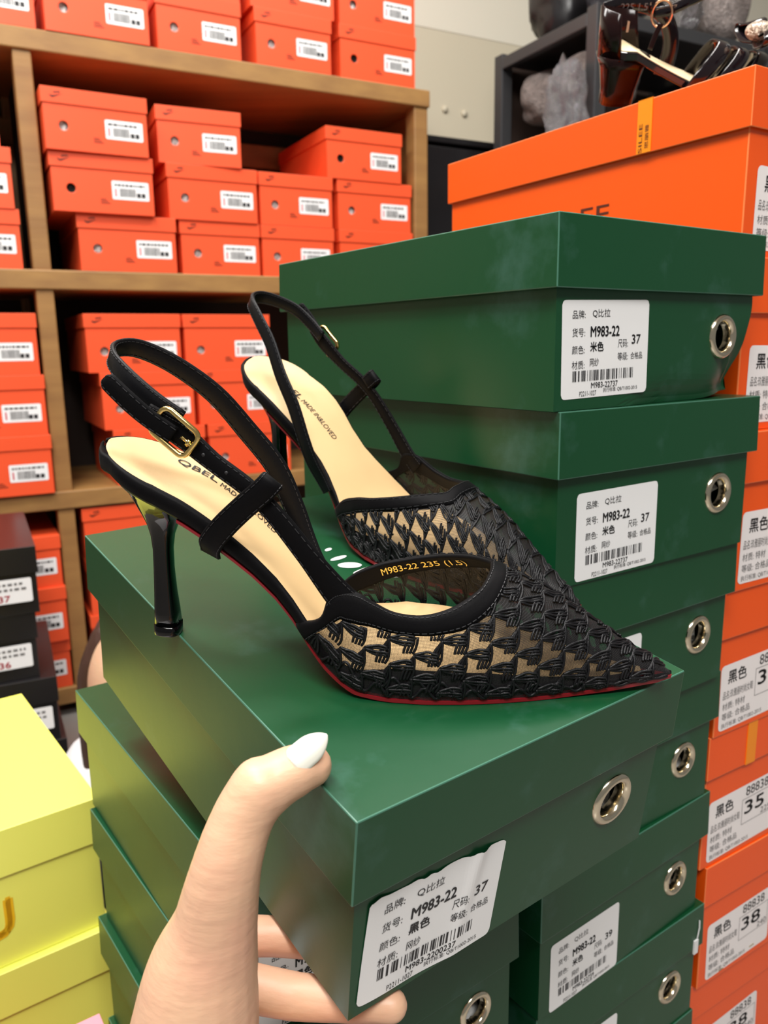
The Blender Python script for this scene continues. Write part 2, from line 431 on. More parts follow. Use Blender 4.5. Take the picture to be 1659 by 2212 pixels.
def green_label(size, colour, number, name_lbl='label', wavy=0.0, seed=1, w=0.072, h=0.052):
    """two meshes (paper, printing) in label space: x right, z up, facing -y"""
    def dis(x, y):
        if not wavy: return 0.0
        u, v = x / w + 0.5, y / h + 0.5
        return wavy * (0.0011 * math.exp(-((u - 0.74 - 0.10 * (v - 0.5)) / 0.055) ** 2) * (0.2 + 0.8 * v) + 0.0007 * v ** 3 * (0.5 + 0.5 * math.sin(u * 17 + 1)) + 0.0006 * (1 - v) ** 4 * (0.5 + 0.5 * math.sin(u * 11)))
    nx, ny = 44, 20
    v, f = [], []
    for k in range(ny + 1):
        for i in range(nx + 1):
            x = (i / nx - 0.5) * w; y = (k / ny - 0.5) * h
            r = 0.0028; ax, ay = abs(x) - (w / 2 - r), abs(y) - (h / 2 - r)
            if ax > 0 and ay > 0 and math.hypot(ax, ay) > r:
                q = r / math.hypot(ax, ay); x = math.copysign(w / 2 - r + ax * q, x); y = math.copysign(h / 2 - r + ay * q, y)
            yy = y
            if wavy and k == ny: yy -= 0.0010 * (0.5 + 0.5 * math.sin(i * 0.9 + math.sin(i * 0.37) * 2)) * wavy
            v.append((x, -0.00025 - dis(x, y), yy))
    for k in range(ny):
        for i in range(nx):
            f.append((k * (nx + 1) + i, k * (nx + 1) + i + 1, (k + 1) * (nx + 1) + i + 1, (k + 1) * (nx + 1) + i))
    paper = mesh('label', v, f)
    mb = MB()
    def T(s, fx0, fx1, fy, fh, bold=0.0, mi=0):
        text_fit(mb, s, (fx0 - 0.5) * w, (fx1 - 0.5) * w, (0.5 - fy) * h, fh * h, 0, mi, bold, lambda x, y: (x, -0.00045 - dis(x, y), y))
    T('品牌:', .11, .25, .145, .085); T('Q比拉', .33, .53, .135, .088)
    T('货号:', .11, .25, .325, .088); T('M983-22', .31, .64, .32, .105, 0.07)
    T('颜色:', .11, .25, .50, .085); T(colour, .31, .46, .475, .100, 0.055)
    T('尺码:', .63, .75, .455, .088); T(size, .795, .90, .415, .098, 0.04)
    T('材质:', .11, .25, .655, .085); T('网纱', .31, .41, .635, .085)
    T('等级:', .63, .755, .59, .085); T('合格品', .785, .93, .59, .075)
    T(number, .33, .34 + .03 * len(number), .875, .060, 0.03)
    T('P2211-1027', .20, .39, .955, .052); T('执行标准: QB/T1002-2015', .47, .88, .935, .052)
    r = random.Random(seed); x = .12; 
    while x < .82:
        wd = .0205 * r.choice([.22, .3, .45, .75]); x1 = min(x + wd, .82); P = []
        for fx, fy in ((x, .825), (x1, .825), (x1, .715), (x, .715)):
            X, Y = (fx - .5) * w, (.5 - fy) * h; P.append((X, -0.00045 - dis(X, Y), Y))
        mb.add(P, [(0, 1, 2, 3)]); x = x1 + .0205 * r.choice([.25, .4, .6, 1.0])
    return paper, mb.mesh('printing')

LBL = {}
def get_label(size, colour, number, wavy=0.0, seed=1):
    k = (size, colour, number, wavy)
    if k not in LBL:
        p, q = green_label(size, colour, number, wavy=wavy, seed=seed)
        p.materials.append(M_WHITE); q.materials.append(M_INK)
        LBL[k] = (p, q)
    return LBL[k]

G_TIS = [tissue_mesh(EYX, EYZ, -GL / 2 + GE + 0.012, 0.03, s) for s in (1, 2, 3)]
for t_ in G_TIS: t_.materials.append(M_TISSUE)
for me_ in (G_BODY, G_LID): me_.materials.append(M_GREEN); me_.materials.append(M_GREENEDGE)

def dented_body():
    me = G_BODY.copy(); b = bmesh.new(); b.from_mesh(me)
    y0 = -GL / 2 + GE; x1 = GW / 2 - GE
    fs = [f for f in b.faces if all(abs(v.co.y - y0) < 1e-5 for v in f.verts) or all(abs(v.co.x - x1) < 1e-5 for v in f.verts)]
    es = list({e for f in fs for e in f.edges})
    bmesh.ops.subdivide_edges(b, edges=es, cuts=9, use_grid_fill=True)
    bmesh.ops.triangulate(b, faces=[f for f in b.faces if len(f.verts) > 4])
    for v in b.verts:
        x, y, z = v.co
        if abs(y - y0) < 0.004 and math.hypot(x - EYX, z - EYZ) > 0.0115:
            d = math.exp(-((x - x1 + 0.004) / 0.022) ** 2 - ((z - 0.012) / 0.020) ** 2)
            c = math.exp(-((x - x1 + 0.016 + (z - 0.02) * 0.5) / 0.004) ** 2 - ((z - 0.022) / 0.014) ** 2)
            v.co.y += 0.011 * d - 0.003 * c
            lowf = math.exp(-(z / 0.010) ** 2) * max(0, min(1, (x + 0.03) / 0.03))
            v.co.y += 0.004 * lowf
            v.co.z += 0.004 * math.exp(-(z / 0.012) ** 2) * math.exp(-((x - x1) / 0.03) ** 2)
            if x > x1 - 0.02: v.co.x -= 0.005 * math.exp(-((z - 0.01) / 0.02) ** 2) * ((x - x1 + 0.02) / 0.02)
            if x > x1 - 0.006: v.co.x -= 0.002 * (0.5 + 0.5 * math.sin(z * 190))
        elif abs(x - x1) < 1e-4:
            v.co.x -= 0.007 * math.exp(-((y - y0) / 0.03) ** 2 - ((z - 0.012) / 0.022) ** 2)
    bmesh.ops.recalc_face_normals(b, faces=b.faces); b.to_mesh(me); b.free()
    return me

def green_box(label, grp, mtx, lab=None, ltl=(0.0107, -0.0436), ltilt=0.0, tis=0, eyelet=True, dent=False):
    global G_EYE
    t = thing('shoe_box', label, 'shoe box', group=grp, matrix=mtx)
    bo = link('body', dented_body() if dent else G_BODY, None, t)
    bevel(bo, 0.0006, 2, 1)
    lo = link('lid', G_LID, None, t); bevel(lo, 0.0007, 2, 1)
    if eyelet:
        if G_EYE is None:
            e = _em.build('eyelet', M_STEEL, t, True); G_EYE = e.data
        else:
            e = link('eyelet', G_EYE, None, t)
        e['label'] = 'nickel eyelet ring'
        link('tissue_paper', G_TIS[tis % 3], None, t)
    if lab:
        p, q = get_label(*lab)
        l = link('label', p, None, t); l['label'] = 'white printed size label'
        ca, sa = math.cos(ltilt), math.sin(ltilt)
        cx = ltl[0] + 0.036 * ca + 0.026 * sa; cz = ltl[1] + 0.036 * sa - 0.026 * ca
        l.location = (cx - GW / 2, -GL / 2 + GE, GH + cz); l.rotation_euler = (0, -ltilt, 0)
        link('printing', q, None, l)
    return t

def rz_mat(N, yaw, ztop, W, L, H):
    c, s = math.cos(yaw), math.sin(yaw)
    x = N[0] + c * W / 2 - s * L / 2; y = N[1] + s * W / 2 + c * L / 2
    return Matrix.Translation((x, y, ztop - H + ZC)) @ Matrix.Rotation(yaw, 4, 'Z')

Z0 = 0.064887
def cam_scaled(k, M):           # the stack a little larger and farther, same angle of view
    return Matrix.Translation((0, 0, ZC)) @ Matrix.Diagonal((k, k, k, 1)) @ Matrix.Translation((0, 0, -ZC)) @ M
KB, KF = 1.045, 0.975
GB = 'green shoe boxes in the tall stack beside the orange stack'
L22 = 'M983-22737'
back = [((.0900, .4207), .6118, ('37', '米色', L22), (.0081, -.0429), 0.02, 'green shoe box on top of the taller green stack, lower right corner crushed'),
        ((.0951, .4274), .5989, ('37', '米色', L22), (.0194, -.0475), 0.005, 'second green shoe box down in the taller stack, with slanted size 37 label'),
        ((.0920, .4310), .6139, ('38', '米色', 'M983-22738'), (.0205, -.0462), 0.0, 'third green shoe box down in the taller stack, label hidden by pointed toe'),
        ((.0918, .4422), .6111, ('38', '米色', 'M983-22738'), (.0160, -.0480), 0.0, 'fourth green shoe box down in taller stack, level with held box lid'),
        ((.0963, .4424), .6418, ('39', '米色', 'M983-22739'), (.0144, -.0492), 0.0, 'fifth green shoe box down in the taller stack, showing a size 39 label'),
        ((.0968, .4500), .6135, ('39', '米色', 'M983-22739'), (.0185, -.0485), 0.0, 'sixth green shoe box down in the taller stack, white plastic tag on its lid'),
        ((.0950, .4510), .6180, ('39', '米色', 'M983-22739'), (.0160, -.0480), 0.0, 'seventh green shoe box down in the taller stack, cut by the bottom photo edge')]
for k, (N, yaw, lab, ltl, tilt, txt) in enumerate(back):
    b_ = green_box(txt, GB, cam_scaled(KB, rz_mat(N, yaw, Z0 - k * GH, GW, GL, GH)), lab, ltl, tilt, k, dent=(k == 0))
    if k == 5:
        tg = MB(); tg.box((GW / 2 - 0.013, -GL / 2 - 0.002, GH - 0.040), (GW / 2 - 0.008, -GL / 2 - 0.0006, GH - 0.028))
        tg.tube([(GW / 2 - 0.009, -GL / 2 - 0.0012, GH - 0.028), (GW / 2 - 0.0075, -GL / 2 - 0.0016, GH - 0.018), (GW / 2 - 0.007, -GL / 2 - 0.0010, GH - 0.012)], 0.0005, 6)
        tg.build('plastic_tag', M_PLASTICW, b_)
# the same stack goes on down to the floor
for k in (7, 8):
    green_box(('second lowest' if k == 7 else 'lowest') + ' green shoe box at the foot of the taller stack, on the floor', GB, cam_scaled(KB, rz_mat((.0950, .4510), .615, Z0 - k * GH, GW, GL, GH) @ Matrix.Translation((0, 0, 0 if k == 7 else GH - (ZC / KB + Z0 - 8 * GH))) @ Matrix.Diagonal((1, 1, 1 if k == 7 else (ZC / KB + Z0 - 8 * GH) / GH, 1))))

# front stack under the held box
GF = 'green shoe boxes in the front stack under the held box'
front = [((-.0762, .3543), .621, -.2669, ('38', '黑色', 'M983-2200238'), 'green shoe box topping the front stack, directly beneath the held box and fingers'),
         ((-.0665, .3510), .6400, -.3614 - .0068, ('37', '黑色', 'M983-2200237'), 'second green shoe box in the front stack, round eyelet seen right of the fingertips'),
         ((-.0690, .3514), .6400, -.3614 - .0068 - GH, ('37', '黑色', 'M983-2200237'), 'third green shoe box in the front stack, long side beside the yellow boxes'),
         ((-.0690, .3514), .6400, -.3614 - .0068 - 2 * GH, ('37', '黑色', 'M983-2200237'), 'lowest green shoe box showing at the bottom left of the front stack')]
for k, (N, yaw, zt, lab, txt) in enumerate(front):
    green_box(txt, GF, cam_scaled(KF, rz_mat(N, yaw, zt, GW, GL, GH)), lab, (0.0107, -0.045), -0.05, k)
FH = (ZC / KF - .67085) / 2
for k in (0, 1):
    green_box(('second lowest' if k == 0 else 'lowest') + ' green shoe box at the foot of the front stack, near the floor', GF,
              cam_scaled(KF, rz_mat((-.069, .3514), .64, -.67085 - (k + 1) * FH + GH, GW, GL, GH) @ Matrix.Diagonal((1, 1, FH / GH, 1))))

# the box held by the hand
RH = Matrix(((0.8067819140144934, -0.5866642380728773, 0.07019982183368384),
             (0.5901981295572827, 0.7946077166864292, -0.14235429199523486),
             (0.027732852110730698, 0.15628067170558835, 0.9873232705477242)))
TH = Vector((-0.010831434049212814, 0.24389308798704024, -0.15903607975657036 + ZC))   # near top corner of its lid
def held(p):                    # held-box coordinates (from the near top corner) -> world
    return TH + RH @ Vector(p)
hm = Matrix.Translation(held((GW / 2, GL / 2, -GH))) @ RH.to_4x4()
hb_ = green_box('green shoe box held in the hand, black slingback heels standing on its lid', None, hm, ('37', '黑色', 'M983-2200237', 1.0), (.0107, -.0440), -0.070, 0)
pm = MB()
for (a, b), ang, ln, wd_ in (((.1201, .2062), .4, .003, .0016), ((.1185, .1921), .12, .0062, .0020), ((.1185, .1800), -.45, .0072, .0040), ((.1240, .1700), .10, .0105, .0024), ((.143, .155), .15, .012, .0028), ((.147, .170), -.5, .008, .003), ((.150, .140), .1, .010, .0026)):
    pts = [(a + ln * math.cos(q) * math.cos(ang) - wd_ * math.sin(q) * math.sin(ang) - GW / 2, b + ln * math.cos(q) * math.sin(ang) + wd_ * math.sin(q) * math.cos(ang) - GL / 2, GH + 0.0003) for q in np.linspace(0, 2 * math.pi, 20, endpoint=False)]
    pm.add(pts, [tuple(range(20))])
pmo = pm.build('printed_mark', M_WHITE, hb_, recalc=False); pmo['label'] = 'white brush stroke print'

# ================================================================== BRIGHT ORANGE STACK (right)
OW, OL, OH, OHL, OE = 0.20, 0.3278, 0.118, 0.0368, 0.003
OYAW = 0.5611
O_BODY = box_body_hole(OW - 2 * OE, OL - 2 * OE, OH - 0.0014, 0, 0, 0, hole=False)
O_LID = lid_mesh(OW, OL, OHL, OH)
for me_ in (O_BODY, O_LID): me_.materials.append(M_ORANGE2); me_.materials.append(M_ORANGE2EDGE)

def orange_label(size, cm_, seed):
    w, h = 0.088, 0.054
    paper = mesh('label', [(x, -0.00025, y) for x, y in round_rect(w, h, 0.004)], [tuple(range(20))])
    mb = MB()
    def T(s, fx0, fx1, fy, fh, bold=0.0, mi=0):
        text_fit(mb, s, (fx0 - 0.5) * w, (fx1 - 0.5) * w, (0.5 - fy) * h, fh * h, 0, mi, bold, lambda x, y: (x, -0.00045, y))
    def R(x0, x1, y0, y1, mi=0):
        mb.add([((x - .5) * w, -0.00045, (.5 - y) * h) for x, y in ((x0, y1), (x1, y1), (x1, y0), (x0, y0))], [(0, 1, 2, 3)], mi)
    T('黑色', .10, .36, .20, .20, .03); T('88838', .55, .90, .12, .155)
    for a in ((.50, .97, .235, .243), (.50, .97, .655, .663), (.50, .505, .235, .66), (.966, .971, .235, .66)): R(*a, 1)
    T(size, .54, .84, .40, .22, .04); T(cm_, .80, .95, .585, .10, 0, 1)
    T('品名:玖雅丽时尚女鞋', .04, .47, .46, .13, 0, 1); T('材质: 特材', .04, .36, .635, .11, 0, 1)
    T('等级: 合格品', .04, .44, .79, .11, 0, 1); T('执行标准: QB/T1002-2015', .04, .62, .93, .085, 0, 1)
    q = mb.mesh('printing'); paper.materials.append(M_WHITE2); q.materials.append(M_INK); q.materials.append(M_GREYINK)
    return paper, q

OX = [(0.24204, 0.55644), (0.24588, 0.55399), (0.24973, 0.55154), (0.24861, 0.55700), (0.24782, 0.56192), (0.25624, 0.56905), (0.25219, 0.57548)]
OSZ = [('36', '230'), ('40', '250'), ('37', '235'), ('39', '245'), ('35', '225'), ('38', '240'), ('38', '240')]
OTX = ['large orange shoe box topping the right hand stack, sandals standing on it',
       'second orange shoe box down in the right stack, beside the crushed green box corner',
       'third orange shoe box down in the right stack, label half hidden by green',
       'fourth orange shoe box down in the right stack, label showing size 39',
       'fifth orange shoe box in the right stack, amber ribbon on lid and size 35 label',
       'sixth orange shoe box in the right stack, label showing 38 above two staples',
       'seventh orange shoe box in the right stack, at the bottom right photo corner']
for k in range(7):
    t = thing('shoe_box', OTX[k], 'shoe box', group='orange shoe boxes in the right hand stack', matrix=cam_scaled(KB, rz_mat(OX[k], OYAW, 0.1729 - k * OH, OW, OL, OH)))
    bo = link('body', O_BODY, None, t); bevel(bo, 0.0008, 2, 1)
    lo = link('lid', O_LID, None, t); bevel(lo, 0.0009, 2, 1)
    p, q = orange_label(*OSZ[k], k)
    l = link('label', p, None, t); l['label'] = 'white printed size label'
    lx = [.0145, .0128, .012, .0074, .0099, .0122, .020][k]
    tl = [-.02, -.02, -.02, 0.05, 0.05, 0.06, 0.1][k]
    l.location = (lx + .044 - OW / 2, -OL / 2 + OE, OH - .0588 - .027); l.rotation_euler = (0, -tl * 0.5, 0)
    link('printing', q, None, l)
    y0 = -OL / 2
    if k == 0:          # ribbon over the long side of the lid, and the name printed on the long side
        rb = MB(); rb.box((-OW / 2 - 0.0006, y0 + .0805, OH - OHL + 0.0005), (-OW / 2 + 0.001, y0 + .0935, OH + 0.0003))
        rb.box((-OW / 2 - 0.0006, y0 + .0805, OH), (OW / 2 + 0.0006, y0 + .0935, OH + 0.0005))
        r_ = rb.build('ribbon', M_RIBBON, t); r_['label'] = 'amber ribbon'
        pr = MB()
        text_fit(pr, 'SILEE', 0, .0200, 0, .0032, fn=lambda x, y: (-OW / 2 - 0.0008, y0 + .0900 + y, OH - OHL + .0008 + x))
        text_fit(pr, '思丽雅', 0, .0165, 0, .0034, fn=lambda x, y: (-OW / 2 - 0.0008, y0 + .0843 + y, OH - OHL + .0030 + x))
        text_fit(pr, 'SILEE', 0, .072, 0, .0135, fn=lambda x, y: (-OW / 2 + OE - 0.0003, y0 + .1205 + .072 - x, OH - .0730 + y))
        pr.build('printing', M_DARKORANGEINK, t, recalc=False)
    if k == 4:
        rb = MB(); rb.box((.0483 - OW / 2, y0 - 0.0006, OH - OHL), (.0605 - OW / 2, y0 + 0.001, OH + 0.0004))
        r_ = rb.build('ribbon', M_RIBBON, t); r_['label'] = 'amber ribbon'
    if k == 5:
        for sx, sz in ((.031, -.1125), (.074, -.1085)):
            st = MB(); st.tube([(sx - OW / 2, y0 + OE - .0004, OH + sz), (sx + .006 - OW / 2, y0 + OE - .0006, OH + sz + .0006)], 0.0005, 6)
            st.build('staple', M_STEEL, t)

oz_ = ZC / KB + 0.1729 - 7 * OH
t = thing('shoe_box', 'lowest orange shoe box of the right stack, standing on the floor below the photo', 'shoe box', group='orange shoe boxes in the right hand stack',
          matrix=cam_scaled(KB, rz_mat(OX[6], OYAW, 0.1729 - 7 * OH - oz_ + OH, OW, OL, OH) @ Matrix.Diagonal((1, 1, oz_ / OH, 1))))
link('body', O_BODY, None, t); link('lid', O_LID, None, t)

# ================================================================== SNEAKER BOXES ON THE SHELF
def sneaker_proto(W, H, D, seed):
    """returns dict of shared meshes, front face at y=-D/2"""
    hl = 0.030; e = 0.0025; y = -D / 2
    body = box_body_hole(W - 2 * e, D - 2 * e, H - 0.0014, -W / 2 + 0.040, 0.047, 0.0095)
    lid = lid_mesh(W, D, hl, H)
    for me_ in (body, lid): me_.materials.append(M_ORANGE); me_.materials.append(M_ORANGEEDGE)
    lm = MB()                                             # slanted dark tick mark at the left of the lid
    s0 = -W / 2 + 0.016
    pts = [(0, .0075), (.002, .0035), (.0065, .0015), (.0105, .0030), (.026, .0105), (.010, .0065), (.0055, .0058), (.003, .0068)]
    lm.add([(s0 + a, y - 0.0004, H - 0.022 + b) for a, b in pts], [tuple(range(8))])
    lm.add([(s0 + .008 + a, y - 0.0004, H - 0.0115 + b) for a, b in ((0, 0), (.014, .0015), (.014, .0045), (.002, .003))], [(0, 1, 2, 3)])
    lmm = lm.mesh('printed_mark'); lmm.materials.append(M_DARKORANGEINK)
    w, h = 0.078, 0.038
    lab = mesh('label', [(x, y + e - 0.0004, z) for x, z in round_rect(w, h, 0.003)], [tuple(range(20))]); lab.materials.append(M_WHITE)
    pr = MB(); r = random.Random(seed)
    yy = y + e - 0.0008
    def R(x0, x1, z0, z1, mi=0): pr.add([(x0, yy, z0), (x1, yy, z0), (x1, yy, z1), (x0, yy, z1)], [(0, 1, 2, 3)], mi)
    x = -w / 2 + .006
    while x < w / 2 - .010:
        d = r.uniform(.003, .009); R(x, min(x + d, w / 2 - .008), h / 2 - .0105, h / 2 - .0065); x += d + .0022
    x = -w / 2 + .016
    while x < w / 2 - .028:
        d = r.uniform(.0008, .002); R(x, x + d, -h / 2 + .006, h / 2 - .0150); x += d + .0012
    R(w / 2 - .026, w / 2 - .018, -h / 2 + .006, -h / 2 + .015); R(w / 2 - .016, w / 2 - .008, -h / 2 + .006, -h / 2 + .015)
    R(-w / 2 + .006, -w / 2 + .009, -h / 2 + .006, h / 2 - .016, 1)
    prm = pr.mesh('printing'); prm.materials.append(M_INK); prm.materials.append(M_REDINK)
    tx = MB()
    for i in range(3):
        tx.add([(W / 2 - .115 + a, y + e - 0.0005, .020 + i * .004 + b) for a, b in ((0, 0), (.020 - .004 * i, 0), (.020 - .004 * i, .0016), (0, .0016))], [(0, 1, 2, 3)])
    txm = tx.mesh('printed_text'); txm.materials.append(M_DARKORANGEINK)
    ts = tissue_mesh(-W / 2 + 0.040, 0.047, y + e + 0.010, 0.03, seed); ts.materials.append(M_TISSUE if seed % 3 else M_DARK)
    return dict(W=W, H=H, D=D, body=body, lid=lid, mark=lmm, label=lab, printing=prm, text=txm, tissue=ts, lx=W / 2 - 0.012 - w / 2, lz=0.030 + h / 2)

def sneaker_box(P, u0, z, n, where, group, yaw=0.0, label=True):
    t = thing('shoe_box', 'orange shoe box, ' + where, 'shoe box', group=group)
    c = sh(u0 + P['W'] / 2, n + P['D'] / 2, z)
    t.matrix_world = Matrix.Translation(c) @ Matrix.Rotation(YS + yaw, 4, 'Z')
    bo = link('body', P['body'], None, t)
    lo = link('lid', P['lid'], None, t); bevel(lo, 0.001, 2, 1); bevel(bo, 0.001, 2, 1)
    link('printed_mark', P['mark'], None, lo)
    if label:
        l = link('label', P['label'], None, t); l.location = (P['lx'], 0, P['lz']); l['label'] = 'white printed label'
        link('printing', P['printing'], None, l)
    link('printed_text', P['text'], None, bo)
    link('tissue_paper', P['tissue'], None, t)
    return t

PA = [sneaker_proto(0.213, 0.1185, 0.32, s) for s in (1, 2, 3)]       # standard
PB = [sneaker_proto(0.213, 0.1290, 0.32, s) for s in (4, 5)]          # taller
PN = sneaker_proto(0.192, 0.1185, 0.32, 7)                            # narrow
g1 = 'orange shoe boxes on the top shelf'
zt = ZC + 0.6386
for i, (P, u0, z, n, w) in enumerate([
    (PA[0], .017, zt, 1.895, 'cut by the left photo edge on the top shelf'),
    (PA[1], .243, zt, 1.890, 'first whole one from the left on the top shelf'),
    (PN, .470, zt, 1.895, 'second whole one from left, lower row of the top shelf'),
    (PN, .694, zt, 1.895, 'third whole one from left, lower row of the top shelf'),
    (PA[2], .909, zt, 1.900, 'lower right corner one on the top shelf, next to the cream wall'),
    (PN, .474, zt + .1188, 1.900, 'barely showing under the top photo edge, above the second top shelf box'),
    (PA[0], .684, zt + .1188, 1.895, 'upper row of the top shelf, second from the cream wall'),
    (PA[1], .909, zt + .1188, 1.900, 'upper row of the top shelf, nearest to the cream wall')]):
    sneaker_box(P, u0, z, n, w, g1)
g2 = 'orange shoe boxes in the middle bay of the shelf'
zm = ZC + 0.1696
for i, (P, u0, z, n, w, yw) in enumerate([
    (PA[0], .272, zm, 1.895, 'bottom row of the middle bay, leftmost', 0),
    (PN, .496, zm, 1.905, 'bottom row of the middle bay, second from the left', 0),
    (PN, .692, zm, 1.905, 'bottom row of the middle bay, just above the top green box corner', 0),
    (PA[1], .899, zm, 1.905, 'bottom row of the middle bay, rightmost and half hidden by green', 0),
    (PA[2], .226, zm + .1188, 1.880, 'middle row of the middle bay, leftmost and jutting out to the left', 0),
    (PA[0], .472, zm + .1188, 1.898, 'middle row of the middle bay, second from the left', 0),
    (PN, .690, zm + .1188, 1.902, 'middle row of the middle bay, third from the left', 0),
    (PA[1], .896, zm + .1188, 1.905, 'middle row of the middle bay, rightmost beside the shelf post', 0),
    (PA[1], .217, zm + .2376, 1.870, 'top row of the middle bay, leftmost and nearest the wooden post', 0.02),
    (PN, .466, zm + .2376, 1.895, 'top row of the middle bay, middle one standing with its side showing', -0.06),
    (PA[2], .866, zm + .2376, 1.900, 'top row of the middle bay, standing alone at the right', 0)]):
    sneaker_box(P, u0, z, n, w, g2, yw)
g3 = 'orange shoe boxes in the left bays of the shelf, cut by the photo edge'
zl = ZC - 0.3094
for P, u0, z, n, w in [
    (PA[0], -.052, zm, 1.900, 'bottom of three at the left photo edge in the middle shelf bay'),
    (PA[1], -.057, zm + .1188, 1.895, 'middle one of three at left photo edge, middle shelf bay'),
    (PA[2], -.072, zm + .2376, 1.900, 'top one of three at left photo edge, middle shelf bay'),
    (PB[0], -.036, zl, 1.880, 'bottom of the left column below the middle board'),
    (PB[1], -.037, zl + .1293, 1.885, 'middle box of the left column below the middle board'),
    (PB[0], -.041, zl + .2586, 1.890, 'top box of the left column below the middle board')]:
    sneaker_box(P, u0, z, n, w, g3)
g4 = 'orange shoe boxes behind the slingback straps in the lower bay'
for P, u0, z, n, w in [
    (PB[0], .268, zl + .2586, 1.895, 'top left of the lower bay, above the near slingback strap'),
    (PB[1], .488, zl + .2586, 1.900, 'top row of the lower bay, second from left beside back shoe'),
    (PB[1], .292, zl + .1293, 1.895, 'second row of the lower bay, behind the gold buckle'),
    (PB[0], .513, zl + .1293, 1.900, 'second row of the lower bay, between the two slingback straps'),
    (PB[0], .311, zl, 1.895, 'bottom row of the lower bay, behind the near insole'),
    (PB[1], .533, zl, 1.900, 'bottom row of the lower bay, below the back shoe heel')]:
    sneaker_box(P, u0, z, n, w, g4)
g5 = 'orange shoe boxes near the floor behind the black boxes'
zf = ZC - 0.7744
for P, u0, z, n, w in [
    (PA[0], -.037, zf, 1.900, 'lowest of three beside the black boxes near the floor'),
    (PB[1], -.036, zf + .1188, 1.885, 'middle one of three beside the black boxes near the floor'),
    (PA[2], -.037, zf + .1188 + .1293, 1.890, 'top one of three beside the black boxes, under the lowest visible board'),
    (PB[0], .228, zf + .289, 1.900, 'dim one just above the far edge of the held green lid')]:
    sneaker_box(P, u0, z, n, w, g5)
sneaker_box(PB[1], .230, zf + .1595, 1.905, 'hidden one carrying the dim box above the held lid', g5)
sneaker_box(PB[0], .226, zf + .0302, 1.905, 'hidden lowest one of the pile behind the held lid', g5)
plk = MB(); frame_box(plk, .225, .66, 1.90, 2.24, zf, zf + .0297); bevel(tag(plk.build('plank', M_WOODH), 'loose pine plank under the lowest orange pile at the back', 'plank'), .002)

# ================================================================== PLAIN LIDDED BOXES (yellow, black, pink)
def plain_box(label, cat, grp, mtx, W, L, H, hl, m, me, e=0.003, extra=None):
    t = thing('shoe_box', label, cat, group=grp, matrix=mtx)
    bo = link('body', box_body_hole(W - 2 * e, L - 2 * e, H - 0.0014, 0, 0, 0, hole=False), (m, me), t)
    lo = link('lid', lid_mesh(W, L, hl, H), (m, me), t)
    bevel(bo, .001, 2, 1); bevel(lo, .0014, 2, 1)
    if extra: extra(t)
    return t
YW, YL, YH, YHL = .175, .278, .1290, .0430
YN = (-.3985, .5390); yz = -.3905
for k in range(4):
    def ex(t, k=k):
        if k == 0:
            mb = MB()
            def uu(x, y): return (x, -YL / 2 + .003 - .0004, y)
            text_fit(mb, 'U', -.018, .006, .046, .034, fn=uu, bold=.12)
            mb.build('printing', M_GOLDPRINT, t, recalc=False)
    plain_box(['lemon yellow shoe box topping the yellow stack at lower left', 'second lemon yellow shoe box down, under the topmost yellow one',
               'third lemon yellow shoe box, just above the bottom left photo corner', 'lowest lemon yellow shoe box standing on the floor'][k], 'shoe box', 'yellow shoe boxes at lower left',
              rz_mat((YN[0] + .004 * (k % 2), YN[1] - 0.001 * k), .6437 - .01 * k, yz - k * YH, YW, YL, YH) if k < 3 else rz_mat(YN, .62, yz - 3 * YH, YW, YL, ZC + yz - 3 * YH),
              YW, YL, YH if k < 3 else ZC + yz - 3 * YH, YHL if k < 3 else .03, M_YELLOW, M_YELLOWEDGE, extra=ex)

BW, BL, BH, BHL = .22, .33, .118, .046
def black_label(t, seed):
    w, h = .095, .042; y = -BL / 2 + .003 - .0004
    l = link('label', mesh('label', [(x, 0, z) for x, z in round_rect(w, h, .003)], [tuple(range(20))]), M_WHITE, t)
    l.location = (BW / 2 - .012 - w / 2, y - .0032, BH - .074); l['label'] = 'white printed label'
    pr = MB(); r = random.Random(seed)
    for row, z in enumerate((.012, .003)):
        x = -w / 2 + .006
        while x < w / 2 - .012:
            d = r.uniform(.003, .008); pr.add([(x, -.0004, z - .002), (x + d, -.0004, z - .002), (x + d, -.0004, z + .002), (x, -.0004, z + .002)], [(0, 1, 2, 3)], 1); x += d + .003
    text_fit(pr, ['37', '36', '35', '38'][seed], -.006, .012, -.012, .011, mi=0, bold=.06, fn=lambda x, z: (x, -.0004, z))
    pr.build('printing', (M_REDINK, M_GREYINK), l, recalc=False)
bR = np.array([-.592, 1.3115]); byaw = .47
for k in range(4):
    yaw_ = byaw + (0, .02, -.03, .0)[k]; dx = (0, -.012, .013, .02)[k]
    c, s = math.cos(yaw_), math.sin(yaw_)
    N_ = (bR[0] + dx - c * BW, bR[1] - s * BW)
    top = -.3236 - k * BH
    Hk = BH if k < 3 else ZC + top
    plain_box(['black shoe box topping the black stack at the left photo edge', 'second black shoe box down at the left edge, label with red size number',
               'third black shoe box down, just above the yellow lid', 'lowest black shoe box on the floor behind the yellow stack'][k], 'shoe box', 'black shoe boxes at the left edge',
              rz_mat(N_, yaw_, top, BW, BL, Hk), BW, BL, Hk, BHL, M_BLACKCARD, M_BLACKCARDEDGE, extra=(lambda t, k=k: black_label(t, k)) if k < 3 else None)

